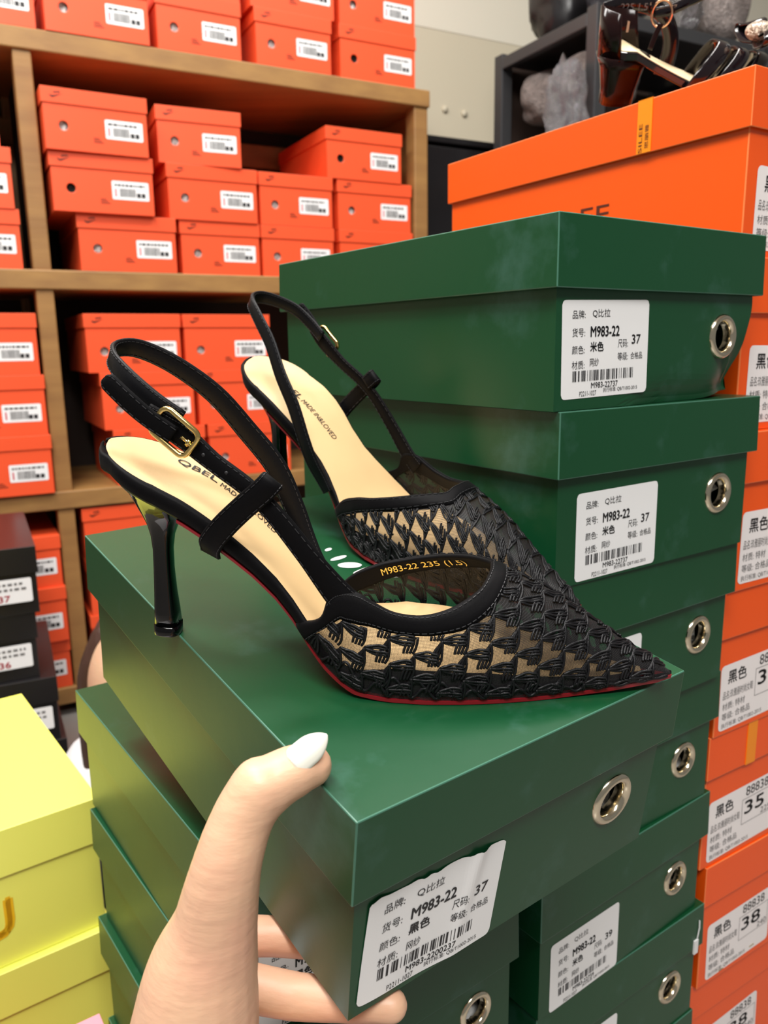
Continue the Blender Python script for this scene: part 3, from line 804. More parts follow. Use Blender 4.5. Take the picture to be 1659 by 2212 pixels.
def pink_extra(t):
    mb = MB(); mb.box((-.0895, -.13, .1130), (.058, .1345, .11345)); mb.build('printed_panel', M_SHIRT, t)
tip = np.array([-.2274, .5282]); py_ = .60
pN = tip - np.array([math.cos(py_) * .18 - math.sin(py_) * .27, math.sin(py_) * .18 + math.cos(py_) * .27])
for k in range(3):
    plain_box(['pink and white shoe box corner at the bottom photo edge by the yellow stack', 'second pink shoe box down, below the bottom photo edge', 'lowest pink shoe box standing on the floor'][k], 'shoe box', 'pink shoe boxes',
              rz_mat(pN, py_, -.5055 - k * .11316, .18, .27, .11316), .18, .27, .11316, .03, M_PINK, M_PINK, extra=pink_extra if k == 0 else None)

# ================================================================== RACK, BAGS AND CABINET (back right)
def rack():
    o = sh(1.40, 1.55, 0); root = thing('steel_rack', 'grey steel rack holding film wrapped bundles at the upper right', 'rack', o)
    inv = Matrix.Translation(Vector(o)).inverted()
    def part(name, b, m=M_RACK):
        mb = MB(); frame_box(mb, *b); ob = mb.build(name, m); ob.data.transform(inv); ob.parent = root; bevel(ob, .002, 2)
    for u, n in ((1.40, 1.55), (1.40, 1.915), (1.98, 1.55), (1.98, 1.915)):
        part('post', (u, u + .035, n, n + .035, 0, ZC + .765))
    for z in (.755, .395, .02, -.4):
        part('shelf_rail', (1.40, 1.42, 1.585, 1.915, ZC + z - .03, ZC + z)); part('shelf_rail', (1.995, 2.015, 1.585, 1.915, ZC + z - .03, ZC + z))
        part('shelf_rail', (1.42, 1.995, 1.55, 1.57, ZC + z - .03, ZC + z)); part('shelf_panel', (1.42, 1.995, 1.57, 1.94, ZC + z - .012, ZC + z - .004))
    part('end_panel', (1.985, 1.995, 1.58, 1.92, ZC - .4, ZC + .72), M_BACK)
    part('dark_back_panel', (1.42, 1.985, 1.951, 1.957, ZC - .4, ZC + .75), M_BACK)  # dark sheet added to stand in for the darkness inside the rack
rack()

def lumpy(name, c, r, m, seed, amp=.22, freq=3.2, sub=4, label=None, cat=None, grp=None, flat=None, bumpfreq=11, amp2=.05):
    b = bmesh.new(); bmesh.ops.create_icosphere(b, subdivisions=sub, radius=1.0)
    for v in b.verts:
        d = v.co.normalized()
        q = Vector((math.copysign(abs(d.x) ** .75, d.x), math.copysign(abs(d.y) ** .75, d.y), math.copysign(abs(d.z) ** .75, d.z)))
        k = 1 + amp * mnoise.noise(d * freq + Vector((seed * 7.1, seed * 3.3, 0))) + amp2 * mnoise.noise(d * bumpfreq + Vector((0, seed * 5.7, seed)))
        v.co = q * k
    me = bpy.data.meshes.new(name); b.to_mesh(me); b.free()
    o = link(name, me, m, None, True); o.scale = r; o.location = c; o.rotation_euler = (0, 0, YS)
    if label: tag(o, label, cat, grp)
    return o
rr = [(1.525, 1.668, .483, .100, .073, .074, 'lower front grey cloth bundle in film on the rack'),
      (1.525, 1.833, .481, .100, .072, .072, 'lower back grey cloth bundle in film on the rack'),
      (1.525, 1.668, .646, .100, .073, .066, 'upper front grey cloth bundle in film on the rack'),
      (1.525, 1.833, .642, .100, .072, .066, 'upper back grey cloth bundle in film on the rack'),
      ]
for i, (u, n, z, a, b_, c_, lb) in enumerate(rr):
    t = lumpy('wrapped_bundle', sh(u, n, ZC + z), (a, b_, c_), M_BAGCLOTH, i + 1, .13, 1.9, label=lb, amp2=.02, cat='bundle', grp='cloth bundles on the steel rack')
fl_ = [(1.368, 1.615, .545, .022, .060, .105, 'crinkled clear film bag hanging on the near rack corner')]
for i, (u, n, z, a, b_, c_, lb) in enumerate(fl_):
    t = lumpy('film_bag', sh(u, n, ZC + z), (a, b_, c_), M_FILM, 20 + i, .25, 4, 4, lb, 'plastic bag', bumpfreq=9, amp2=.30)
    for p_ in t.data.polygons: p_.use_smooth = False
tb = [(1.56, 1.63, .870, .09, .08, .095, M_DARKBLUE, 'dark navy bundle in film on top of the rack behind the sandals'),
      (1.74, 1.66, .845, .07, .08, .075, M_FILM, 'crinkled silvery film bag on the rack top behind the bow sandal'),
      (1.91, 1.66, .865, .07, .08, .095, M_BAGCLOTH, 'grey wrapped bundle at the far right of the rack top'),
      (1.55, 1.84, .895, .09, .08, .12, M_BLACKCARD, 'black bag at the back of the rack top by the upper wall')]
for i, (u, n, z, a, b_, c_, m, lb) in enumerate(tb):
    lumpy('wrapped_bundle' if m is not M_FILM else 'film_bag', sh(u, n, ZC + z), (a, b_, c_), m, 40 + i, .13, 2.0, 5 if m is M_FILM else 4, lb, 'bundle' if m is not M_FILM else 'plastic bag', amp2=.13 if m is M_FILM else .05)

cab = thing('cabinet', 'low black cabinet against the cream wall between shelf and rack', 'cabinet', sh(1.19, 2.02, 0))
ci = Matrix.Translation(Vector(sh(1.19, 2.02, 0))).inverted()
for nm, b in (('carcass', (1.19, 1.75, 2.035, 2.33, 0, ZC + .55)), ('top_panel', (1.185, 1.755, 2.015, 2.335, ZC + .55, ZC + .567)),
              ('door', (1.195, 1.468, 2.015, 2.034, .05, ZC + .54)), ('door', (1.472, 1.745, 2.015, 2.034, .05, ZC + .54))):
    mb = MB(); frame_box(mb, *b); o = mb.build(nm, M_BLACKCARD); o.data.transform(ci); o.parent = cab; bevel(o, .003, 2)

# ================================================================== PATENT SANDALS ON THE ORANGE BOX
def ribbon(mb, pts, widths, th, wdir, n=40, mi=0):
    """strap along pts; wdir: list of width direction vectors"""
    P = crom(pts, n); D = crom(wdir, n)
    wv = np.interp(np.linspace(0, 1, n), np.linspace(0, 1, len(widths)), widths)
    rings = []
    for i in range(n):
        t = Vector(P[min(i + 1, n - 1)] - P[max(i - 1, 0)]).normalized()
        d = Vector(D[i]); d = (d - t * d.dot(t)).normalized(); nn = t.cross(d).normalized()
        c = Vector(P[i]); w = wv[i] / 2; h = th / 2; b = min(h * .8, w * .3)
        rings.append([c + d * w * sx + nn * h * sy for sx, sy in ((-1 + b / w, -1), (1 - b / w, -1), (1, -1 + b / h), (1, 1 - b / h), (1 - b / w, 1), (-1 + b / w, 1), (-1, 1 - b / h), (-1, -1 + b / h))])
    mb.loft(rings, True, True, mi)
    return P, D, wv

def o_top(x, y, z=0.0):          # right-stack box top coordinates -> world
    c, s = math.cos(OYAW), math.sin(OYAW)
    return Vector((KB * (OX[0][0] + c * x - s * y), KB * (OX[0][1] + s * x + c * y), KB * 0.1729 + ZC + z))
def sandal(label, o, ang, mirror, bow):
    r = thing('sandal', label, 'sandal', matrix=Matrix.Translation(o) @ Matrix.Rotation(OYAW + ang, 4, 'Z') @ Matrix.Translation((0, 0, .0135)) @ Matrix.Rotation(.50, 4, 'X') @ Matrix.Diagonal((.92, .92, .90, 1)))
    k = -1 if mirror else 1
    S = np.linspace(0, 1, 26)
    def ctr(u): return -.014 + u * .205
    def hh(u): return .0375 * (1 - min(1, max(0, (u - .12) / .50))) ** 1.4 * 1.0 + .008 if u > .12 else .0455
    def half(u): return .027 * math.sqrt(max(0, 1 - ((.14 - u) / .14) ** 2)) if u < .14 else (.027 + .011 * math.sin(min(1, (u - .14) / .5) * math.pi / 2) if u < .64 else .038 * math.sqrt(max(0, 1 - ((u - .64) / .37) ** 2)))
    def band(z0, z1, grow, name, m):
        mb = MB(); rings = []
        for u in S:
            w = max(half(u) + grow, .0004); h = hh(u)
            rings.append([(ctr(u), -w * k, h + z0), (ctr(u), -w * k, h + z1), (ctr(u), w * k, h + z1), (ctr(u), w * k, h + z0)])
        mb.loft(rings, True, True); o_ = mb.build(name, m, r, False); bevel(o_, .001, 2); return o_
    band(-.0065, 0, .0012, 'sole', M_PATENT); ins = band(-.0002, .0008, -.0016, 'insole', M_SANDINSOLE); ins['label'] = 'cream insole'
    mb = MB(); rings = []
    for z, a, b in ((.0, .014, .015), (.012, .0145, .016), (.030, .018, .021), (.0395, .022, .0245)):
        rings.append([(.006 + a * math.copysign(abs(math.cos(q)) ** .7, math.cos(q)), b * math.copysign(abs(math.sin(q)) ** .7, math.sin(q)), z) for q in np.linspace(0, 2 * math.pi, 24, endpoint=False)])
    mb.loft(rings, True, True); mb.build('heel', M_PATENTRED, r, True)
    mb = MB(); rings = []
    for q in np.linspace(-1.0, 2.0, 26):                     # heel counter
        c, s = -math.cos(q), math.sin(q) * k
        hb_ = .038; ht = .077 - .004 * abs(q)
        rings.append([(.014 + .030 * c, .0285 * s, hb_), (.012 + .0265 * c - .004, .025 * s, ht), (.012 + .0250 * c - .004, .0235 * s, ht), (.0145 + .0282 * c, .0265 * s, hb_)])
    mb.loft(rings, True, True); mb.build('heel_counter', M_PATENTRED, r, True)
    mb = MB(); ribbon(mb, [(-.012, .018 * k, .071), (.008, .027 * k, .0735), (.030, .031 * k, .071), (.046, .033 * k, .063), (.056, .035 * k, .047), (.058, .036 * k, .030), (.054, .035 * k, .014)], [.011, .012, .013, .014, .015], .0022, [(0, 0, 1), (0, 0, 1), (.3, 0, 1), (.8, 0, .6), (1, 0, 0), (1, 0, 0), (1, 0, 0)])
    mb.build('side_strap', M_PATENT, r, True)
    mb = MB(); ribbon(mb, [(.036, .030 * k, .066), (.047, .024 * k, .069), (.060, .012 * k, .078), (.082, -.004 * k, .092), (.10, -.02 * k, .098)], [.009, .009, .010], .0022, [(0, .3, 1)] * 5)
    mb.build('ankle_strap', M_PATENT, r, True)
    mb = MB(); mb.tube([(.0405 + .0075 * math.cos(q), (.0225 - .004 * math.cos(q)) * k, .0665 + .0105 * math.sin(q)) for q in np.linspace(0, 2 * math.pi, 28)], .0011, 8, caps=False)
    mb.build('buckle', M_ROSEGOLD, r, True)['label'] = 'rose gold buckle'
    mb = MB(); ribbon(mb, [(.040, .018 * k, .060), (.036, .016 * k, .050), (.033, .014 * k, .040)], [.005, .004], .0014, [(1, 0, 0)] * 3, 12)
    mb.build('strap_end', M_PATENTRED, r, True)
    mb = MB(); mb.box((-.0005, -.020 * k - .0015, .060), (.0015, -.020 * k + .0015, .068)); mb.build('stud', M_ROSEGOLD, r)
    mb = MB(); text_fit(mb, '36 225 1.5', 0, .034, 0, .0055, fn=lambda x, y: (-.006 + x, (.0255 + .06 * x) * k - .0016, .0715 + y)); mb.build('printing', M_GREYINK, r, recalc=False)
    for j, (s0, w) in enumerate(((.076, .013), (.094, .012), (.112, .012))):
        mb = MB(); hs = hh((s0 + .014) / .205) - .004
        ribbon(mb, [(s0 - .022, -.037 * k, hs), (s0 - .012, -.037 * k, hs + .014), (s0 + .004, -.024 * k, hs + .027), (s0 + .014, -.006 * k, hs + .034), (s0 + .012, .016 * k, hs + .030), (s0 + .002, .036 * k, hs)], [w, w], .0024, [(1, .3, -.3)] * 6)
        mb.build('vamp_strap', M_PATENT, r, True)
    if bow:
        for s in (-1, 1):
            mb = MB(); ribbon(mb, [(.120, 0, .050), (.120 + .004, s * .018, .060), (.120, s * .032, .054), (.119, s * .018, .048), (.120, 0, .048)], [.008, .016, .018, .016, .008], .0022, [(1, 0, .3)] * 5)
            mb.build('bow_loop', M_PATENT, r, True)
        b = bmesh.new(); bmesh.ops.create_icosphere(b, subdivisions=3, radius=1)
        for v in b.verts: v.co = Vector((v.co.x * .012 + .120, v.co.y * .009, v.co.z * .008 + .056))
        me = bpy.data.meshes.new('jewel'); b.to_mesh(me); b.free(); link('jewel', me, M_RHINE, r)['label'] = 'rhinestone centre of the bow'
    return r
sandal('black patent block heel sandal with rhinestone bow standing on the large orange box', o_top(.0175, .1395), -.557, False, True)

# ================================================================== BLACK SLINGBACK HEELS
_sn = [-.0265, -.0255, -.0235, -.02, -.013, -.006, .004, .015, .026, .0355, .045, .056, .064, .073, .08, .095, .11, .125, .14, .155, .17, .185, .20, .215, .228, .2345]
_wn = [.0, .006, .0100, .0145, .0195, .0222, .0242, .025, .025, .024, .0225, .0230, .0260, .0310, .0345, .0385, .0385, .0372, .0342, .0302, .0252, .0195, .0140, .0088, .0043, .0004]
_wf = [.0, .006, .0100, .0145, .0195, .0222, .0242, .0248, .0240, .0222, .0200, .0185, .0192, .0212, .0240, .0290, .0325, .0338, .0330, .0302, .0258, .0205, .0150, .0097, .0050, .0006]
_sb = [-.03, -.02, -.01, 0, .0153, .026, .0355, .0495, .0595, .0644, .0697, .0760, .0807, .087, .0932, .105, .115, .18, .205, .2345]
_hb = [.0850, .0815, .0772, .0725, .0660, .0595, .0525, .0405, .0312, .0265, .0208, .0142, .0098, .0050, .0018, .0002, 0, 0, .0012, .0048]
_st = [-.03, -.02, -.01, 0, .0153, .026, .0355, .0495, .0595, .07, .085, .1, .13, .2345]
_th = [.0100, .0102, .0105, .0110, .0114, .0114, .0112, .0106, .0104, .0104, .0104, .0100, .0094, .003]
_sr = [.05, .065, .08, .1, .12, .14, .1476, .1555, .17, .18, .196, .212, .2276, .2345]
_hr = [.096, .086, .077, .067, .0588, .0525, .0500, .0478, .0428, .0388, .0290, .0197, .0120, .0070]
def _smooth(xs, ys):
    g = np.linspace(xs[0], xs[-1], 700); v = np.interp(g, xs, ys); k = np.hanning(27); k /= k.sum()
    return g, np.convolve(np.pad(v, 13, 'edge'), k, 'valid')
_gn, _gwn = np.array(_sn), np.array(_wn)
_hbg = _smooth(_sb, _hb); _thg = _smooth(_st, _th); _hrg = _smooth(_sr, _hr)
def wn(s): return np.interp(s, _sn, _wn)
def wf(s): return np.interp(s, _sn, _wf)
def hb(s): return np.interp(s, *_hbg)
def hi(s): return hb(s) + np.interp(s, *_thg)
def hr(s): return np.interp(s, *_hrg)
def vamp(s, ph, off=0.0):
    n = 2.25
    c, si = math.cos(ph), math.sin(ph)
    wd_ = (wn(s) if c > 0 else wf(s)) + .0008 + off
    h0 = hb(s) + .0022
    return (s, -math.copysign(wd_ * abs(c) ** (2 / n), c), h0 + (hr(s) - h0 + off) * abs(si) ** (2 / n))
UPPER = [(.0660, .0), (.0772, .25), (.0806, .45), (.0860, .575), (.0930, .645), (.0997, .635), (.1094, .6165), (.1215, .6676), (.1335, .82), (.1434, 1.10), (.1473, 1.43), (.1482, 1.66), (.1470, 1.88), (.1317, 2.229), (.1128, 2.507), (.0962, 2.69), (.0845, 2.87), (.074, 3.13)]
LOWER = [(.0715, .0), (.0778, .17), (.0860, .3665), (.0885, .385), (.0930, .415), (.0998, .443), (.1121, .455), (.128, .52), (.1410, .65), (.1503, .9175), (.1551, 1.297), (.1562, 1.68), (.1548, 2.0), (.137, 2.38), (.116, 2.64), (.099, 2.82), (.087, 2.98), (.0785, 3.135)]
S_END = .2340

def build_shoe(label, matrix, mir, seed):
    rng = random.Random(seed)
    root = thing('high_heel_shoe', label, 'shoe', group='pair of black slingback heels', matrix=matrix)
    k = -1.0 if mir else 1.0
    def Q(p): return (p[0], p[1] * k, p[2])
    def put(mb, name, m, smooth=True):
        mb.v = [Q(p) for p in mb.v]
        return mb.build(name, m, root, smooth)

    # ---- footbed: wrapped board, insole, red outsole
    SS = np.concatenate([-.0265 + .0265 * (1 - np.cos(np.linspace(0, math.pi / 2, 14))), np.linspace(.002, .226, 84), np.linspace(.228, .2345, 6)])
    def station(s):
        a, b = wn(s), wf(s)
        if s < 0:
            w = .0242 * math.sqrt(max(0.0, 1 - (min(0.0, s - .0) / .0266) ** 2)); a = b = max(w, .0003)
        return a, b
    mb = MB(); rings = []
    for s in SS:
        a, b = station(s); t0, b0 = hi(s), hb(s) + .0012
        e = .0016 if s < .07 else .0016 * max(.2, 1 - (s - .07) / .03)
        hgt = t0 - b0
        sm = s - (.0022 if s < -.02 else 0)
        ring = []
        for sgn, w in ((-1, a), (1, b)):
            prof = [(w * .55 - .001, b0), (w - .0012, b0), (w + e * .7, b0 + hgt * .22), (w + e, b0 + hgt * .55), (w + e * .7, b0 + hgt * .86), (w - .0004, t0 + .0002), (w - .0022, t0 - .0008), (w * .45, t0 - .0026)]
            kk = 1 - .09 * min(1, max(0, (s - .085) / .03)); prof = [(max(x * (1 if i_ < 2 else kk), .0001), z) for i_, (x, z) in enumerate(prof)]
            q = [(sm, sgn * x, z) for x, z in prof]
            ring += q if sgn == -1 else q[::-1]
        rings.append(ring)
    mb.loft(rings, True, True); fb = put(mb, 'footbed_rim', M_SATIN); fb['label'] = 'black satin covered rim'
    mb = MB(); rings = []
    for s in SS:
        if s > .222: continue
        a, b = station(s); q_ = .0006 + .0028 * min(1, max(0, (s - .085) / .03)) + .002 * max(0, (s - .15) / .07); a = max(a - q_, .0001); b = max(b - q_, .0001)
        cup = .0011 * min(1, a / .02)
        ring = []
        for i in range(13):
            u = -1 + 2 * i / 12
            t = u * (a if u < 0 else b)
            ring.append((s + (.0004 if s < -.02 else 0), t, hi(s) + .0007 - cup * (1 - u * u) ** 1.0 - .0006 * abs(u) ** 8 + .0046 * u * u * min(1, max(0, (s - .09) / .02)) * min(1, max(0, (.2 - s) / .05))))
        rings.append(ring)
    mb.loft(rings, False, False); io = put(mb, 'insole', M_INSOLE); io['label'] = 'beige leather insole'
    mb = MB(); rings = []
    for s in SS[(SS > .012)]:
        a, b = station(s); g = .0009 if s > .07 else .0004; z = hb(s)
        a = max(a + g, .0004); b = max(b + g, .0004)
        thk = .0020 if s > .075 else .0016
        rings.append([(s, -a * .5, z), (s, -a, z + .0002), (s, -a - .0001, z + thk), (s, 0, z + thk), (s, b + .0001, z + thk), (s, b, z + .0002), (s, b * .5, z)])
    mb.loft(rings, True, True); oo = put(mb, 'outsole', M_RED, False); oo['label'] = 'red lacquered outsole edge'

    # ---- insole lettering
    mb = MB()
    def on_insole(t0):
        def fn(x, y):
            t = t0 + y; s = x; tt = t
            return (s, tt, hi(s) + .0011 - .0011 * (1 - min(1, (tt / .023)) ** 2))
        return fn
    tk, sl_ = (.0118, -.015) if not mir else (-.0040, .17)
    text_fit(mb, 'QBEL', .0005, .0195, 0, .0056, bold=.015, fn=lambda x, y: on_insole(tk + sl_ * (x - .0005))(x, y))
    text_fit(mb, 'MADE IN&LOVED', .0212, .0475, 0, .0040, fn=lambda x, y: on_insole(tk - .0006 + sl_ * (x - .0005))(x, y))
    pr = mb.build('printing', M_INK, io, False, recalc=False); pr['label'] = 'black stamped lettering'

    # ---- heel
    mb = MB(); rings = []; A = np.linspace(0, 2 * math.pi, 32, endpoint=False)
    secs = [(.0052, -.0085, .0036, .0062), (.012, -.0083, .0029, .0060), (.022, -.0081, .0018, .0052), (.034, -.0080, .0010, .0046), (.044, -.0080, .0009, .0046), (.051, -.0086, .0018, .0054), (.0565, -.0097, .0038, .0070), (.0615, -.0112, .0070, .0098)]
    for h, s0, s1, w in secs:
        c = (s0 + s1) / 2; r = (s1 - s0) / 2
        rings.append([(c + r * math.copysign(abs(math.cos(q)) ** .62, math.cos(q)), w * math.copysign(abs(math.sin(q)) ** .75, math.sin(q)), h) for q in A])
    def seat(f, d):
        out = []
        for q in A:
            s = -.0040 + .0195 * f * math.copysign(abs(math.cos(q)) ** .85, math.cos(q)); t = .0225 * f * math.copysign(abs(math.sin(q)) ** .85, math.sin(q))
            out.append((s, t, hb(s) + .0016 - d))
        return out
    rings += [seat(.70, .0060), seat(.88, .0024), seat(.97, 0.0), seat(.9, -.002)]
    mb.loft(rings, True, True); ho = put(mb, 'heel', M_HEEL); ho['label'] = 'glossy black stiletto heel'
    mb = MB(); rings = []
    for h, g in ((0.0, -.0004), (.0006, 0.0002), (.0052, .0002)):
        rings.append([(-.00245 + (.0061 + g) * math.copysign(abs(math.cos(q)) ** .62, math.cos(q)), (.0063 + g) * math.copysign(abs(math.sin(q)) ** .75, math.sin(q)), h) for q in A])
    mb.loft(rings, True, True); put(mb, 'heel_tip', M_HEEL)

    # ---- vamp: sheer net, satin topline, cords
    NU, NWD = 110, 46
    up = crom(UPPER, NU); lo = crom(LOWER, NU)
    up[:, 1] = np.clip(up[:, 1], 0, math.pi); lo[:, 1] = np.clip(np.maximum.accumulate(lo[:, 1]), 0, math.pi)
    verts, faces, uvs = [], [], []
    for i in range(NU):
        pe = math.pi * i / (NU - 1)
        for w in range(NWD):
            f = w / (NWD - 1)
            s = lo[i, 0] - .0012 * (1 - f) + (S_END - lo[i, 0]) * f; ph = lo[i, 1] + (pe - lo[i, 1]) * f
            p = vamp(s, ph); verts.append(Q(p)); uvs.append((s / .00050, (abs(p[1]) * .6 + p[2]) / .00050 * (1 if ph < 1.57 else -1)))
    for i in range(NU - 1):
        for w in range(NWD - 1):
            faces.append((i * NWD + w, i * NWD + w + 1, (i + 1) * NWD + w + 1, (i + 1) * NWD + w))
    me = mesh('vamp', verts, faces); uvl = me.uv_layers.new(name='UVMap')
    for lp in me.loops: uvl.data[lp.index].uv = uvs[lp.vertex_index]
    vo = link('vamp', me, M_NET, root, True); vo['label'] = 'sheer black net pointed vamp'

    mb = MB(); NB = 9; top, bot = [], []
    for i in range(NU):
        r1, r2 = [], []
        for j in range(NB):
            f = j / (NB - 1); s = up[i, 0] + (lo[i, 0] - up[i, 0]) * f; ph = up[i, 1] + (lo[i, 1] - up[i, 1]) * f
            puff = .0012 * (1 - (2 * f - 1) ** 4)
            r1.append(vamp(s, ph, .0006 + puff)); r2.append(vamp(s, ph, -.0012))
        top.append(r1 + r2[::-1])
    mb.loft(top, True, True); to = put(mb, 'topline', M_SATIN); to['label'] = 'black satin topline binding'
    # gold size print on the far lining
    if not mir:
        mb = MB()
        def lin(x, y):          # x along the topline 0..1, y across the band
            i = np.clip(x, 0, 1) * (NU - 1); a = int(min(i, NU - 2)); g = i - a
            u_ = up[a] * (1 - g) + up[a + 1] * g; l_ = lo[a] * (1 - g) + lo[a + 1] * g
            f = .5 - y; s = u_[0] + (l_[0] - u_[0]) * f; ph = u_[1] + (l_[1] - u_[1]) * f
            return vamp(s, ph, -.0017)
        text_fit(mb, 'M983-22 235 (1.5)', 0, 1, 0, .60, fn=lambda x, y: lin(.885 - x * (.885 - .755), y))
        g_ = mb.build('printing', M_GOLDFOIL, to, False, recalc=False); g_['label'] = 'gold size print'

    # stitching along the topline edges
    mb = MB()
    def stitches(curve_fn, n, a0=0.0, a1=1.0, r=.00021):
        for i in range(n):
            q0 = a0 + (a1 - a0) * (i + .12) / n; q1 = a0 + (a1 - a0) * (i + .80) / n
            p0, pm_, p1 = curve_fn(q0), curve_fn((q0 + q1) / 2), curve_fn(q1)
            mb.tube([p0, pm_, p1], r, 4)
    def edge(fr):
        def fn(x):
            i = min(max(x, 0), 1) * (NU - 1); a = int(min(i, NU - 2)); g = i - a
            u_ = up[a] * (1 - g) + up[a + 1] * g; l_ = lo[a] * (1 - g) + lo[a + 1] * g
            return vamp(u_[0] + (l_[0] - u_[0]) * fr, u_[1] + (l_[1] - u_[1]) * fr, .0018)
        return fn
    stitches(edge(.90), 88); stitches(edge(.16), 80, .1, .95)

    # ---- straps (outer side is the near side, t < 0)
    strap_lines = []
    def strap(name, pts, widths, th, wdir, m, n=44, stitch=True):
        s_ = MB(); P, D, wv = ribbon(s_, pts, widths, th, wdir, n)
        o_ = put(s_, name, m)
        if stitch:
            T = np.gradient(P, axis=0); T /= np.linalg.norm(T, axis=1)[:, None]
            D = D - T * (D * T).sum(1)[:, None]; D /= np.linalg.norm(D, axis=1)[:, None]
            Nn = np.cross(T, D)
            for sg in (-1, 1):
                for face in (-1, 1):
                    L_ = P + D * (wv / 2 - .0011)[:, None] * sg + Nn * (th / 2 + .0001) * face
                    ln = np.linalg.norm(np.diff(L_, axis=0), axis=1).sum()
                    def fn(x, L_=L_):
                        i = x * (n - 1); a = int(min(i, n - 2)); return tuple(L_[a] + (L_[a + 1] - L_[a]) * (i - a))
                    stitches(fn, max(3, int(ln / .0026)))
        return o_
    nb = [(.0020, -.0262, .1148), (.0090, -.0255, .1103), (.0163, -.0246, .1058), (.0300, -.0262, .0960), (.0448, -.0285, .0872), (.0570, -.0305, .0770), (.0720, -.0320, .0600), (.0850, -.0326, .0450), (.0935, -.0330, .0375)]
    wdn = [(.60, 0, .80)] * 2 + [(.66, 0, .75)] * 5 + [(.72, .15, .68), (.75, .2, .6)]
    strap('buckle_strap', nb, [.0086, .0104, .0108, .0086, .0084, .0088, .0098, .0125, .0140], .0019, wdn, M_SATIN)
    # sling: from the buckle round the back of the heel, down the inner side to the waist
    sl = [(.0150, -.0218, .1115), (.0040, -.0222, .1185), (-.0080, -.0195, .1265), (-.0185, -.0100, .1320), (-.0215, .0010, .1345), (-.0160, .0120, .1335), (-.0020, .0185, .1262), (.0150, .0232, .1132), (.0290, .0272, .0962), (.0422, .0288, .0798), (.0512, .0288, .0610), (.0572, .0272, .0470), (.0628, .0246, .0365), (.0680, .0237, .0290)]
    wds = [(.55, 0, .83), (.5, 0, .86), (.4, .1, .9), (.3, .05, 1), (.35, -.05, 1), (.45, -.1, .95), (.55, -.1, .85), (.68, -.05, .72), (.8, 0, .6), (.86, 0, .5), (.86, 0, .5), (.84, 0, .54), (.82, 0, .57), (.80, 0, .60)]
    so = strap('sling_strap', sl, [.0086, .0086, .0086, .0086, .0088, .0092, .0098, .0104, .0110, .0110, .0106, .0098, .0085], .0019, wds, M_LEATHER, 70)
    # free pointed end of the buckle strap lying outside the sling
    strap('strap_end', [(.0135, -.0268, .1062), (.0040, -.0285, .1128), (-.0040, -.0292, .1195), (-.0118, -.0285, .1262), (-.0135, -.0280, .1278)], [.0080, .0082, .0084, .0080, .0040], .0018, [(.60, 0, .80)] * 3 + [(.72, 0, .69)] * 2, M_SATIN, 30)
    # keeper loop from the rim up and over the strap
    strap('keeper_loop', [(.0270, -.0235, .0540), (.0282, -.0272, .0600), (.0345, -.0295, .0690), (.0430, -.0312, .0785), (.0520, -.0325, .0875), (.0555, -.0318, .0915), (.0552, -.0292, .0912), (.0500, -.0282, .0860)], [.0105, .0108, .0108, .0105, .0105, .0105, .0100, .0095], .0017, [(.80, 0, -.60)] * 8, M_SATIN, 40)
    st = mb; st.v = [Q(p) for p in st.v]; st.build('stitching', M_STITCH, root, False)
    # punched holes
    mb = MB()
    for f in (0.17, 0.34, 0.43):
        P = crom(nb, 60)[int(f * 59)]
        mb.tube([(P[0], P[1] - .00105, P[2]), (P[0], P[1] - .0002, P[2])], .0008, 10)
    put(mb, 'strap_hole', M_STITCH)
    # buckle
    c = Vector((.0142, -.0274, .1076)); ax = Vector((.80, -.05, -.60)).normalized(); ay = Vector((.60, 0, .80)).normalized(); az = ax.cross(ay)
    mb = MB(); rp = round_rect(.0185, .0128, .0032, 6); pts = [c + ax * x + ay * y for x, y in rp]; pts.append(pts[0]); pts.append(pts[1])
    mb.tube(pts, .00120, 8, caps=False); bo = put(mb, 'buckle', M_GOLD); bo['label'] = 'polished gold buckle'
    mb = MB(); mb.tube([c + ax * .0092, c + ax * .0065 - az * .0012, c + ax * .0030 - az * .0008], .0008, 6)
    mb.tube([c + ax * .0068 + ay * .0014 - az * .0008, c + ax * .0068 - ay * .0014 - az * .0008], .0009, 6); put(mb, 'prong', M_GOLD).parent = bo

    # ---- zigzag cord embroidery
    mb = MB(); PH = np.linspace(0.02, math.pi - .02, 240)
    lo_ph, lo_s = lo[:, 1], lo[:, 0]
    def col_arc(s):
        P = np.array([vamp(s, q) for q in PH]); d = np.concatenate([[0], np.cumsum(np.linalg.norm(np.diff(P, axis=0), axis=1))]); return d
    cols = np.arange(.0765, .2335, .0106)
    rowp = .0112
    cache = {}
    def at(s, arc):
        sk = round(s, 4)
        if sk not in cache: cache[sk] = col_arc(min(max(s, .06), .2338))
        d = cache[sk]
        if arc < 0 or arc > d[-1]: return None
        return np.interp(arc, d, PH)
    def cord(ctrl, s0, a0, j, n=15):
        seg = []
        for cs, ca in crom(ctrl, n):
            s = s0 + cs; arc = a0 + ca; ok = .066 < s < .2335
            ph = at(s, arc) if ok else None
            if ph is not None and s > np.interp(ph, lo_ph, lo_s) - .001:
                seg.append(vamp(s, ph, .0005 + .00035 * (j % 2) + .0003 * math.sin(cs * 900)))
            else:
                if len(seg) > 2: mb.tube(seg, .00060, 6)
                seg = []
        if len(seg) > 2: mb.tube(seg, .00060, 6)
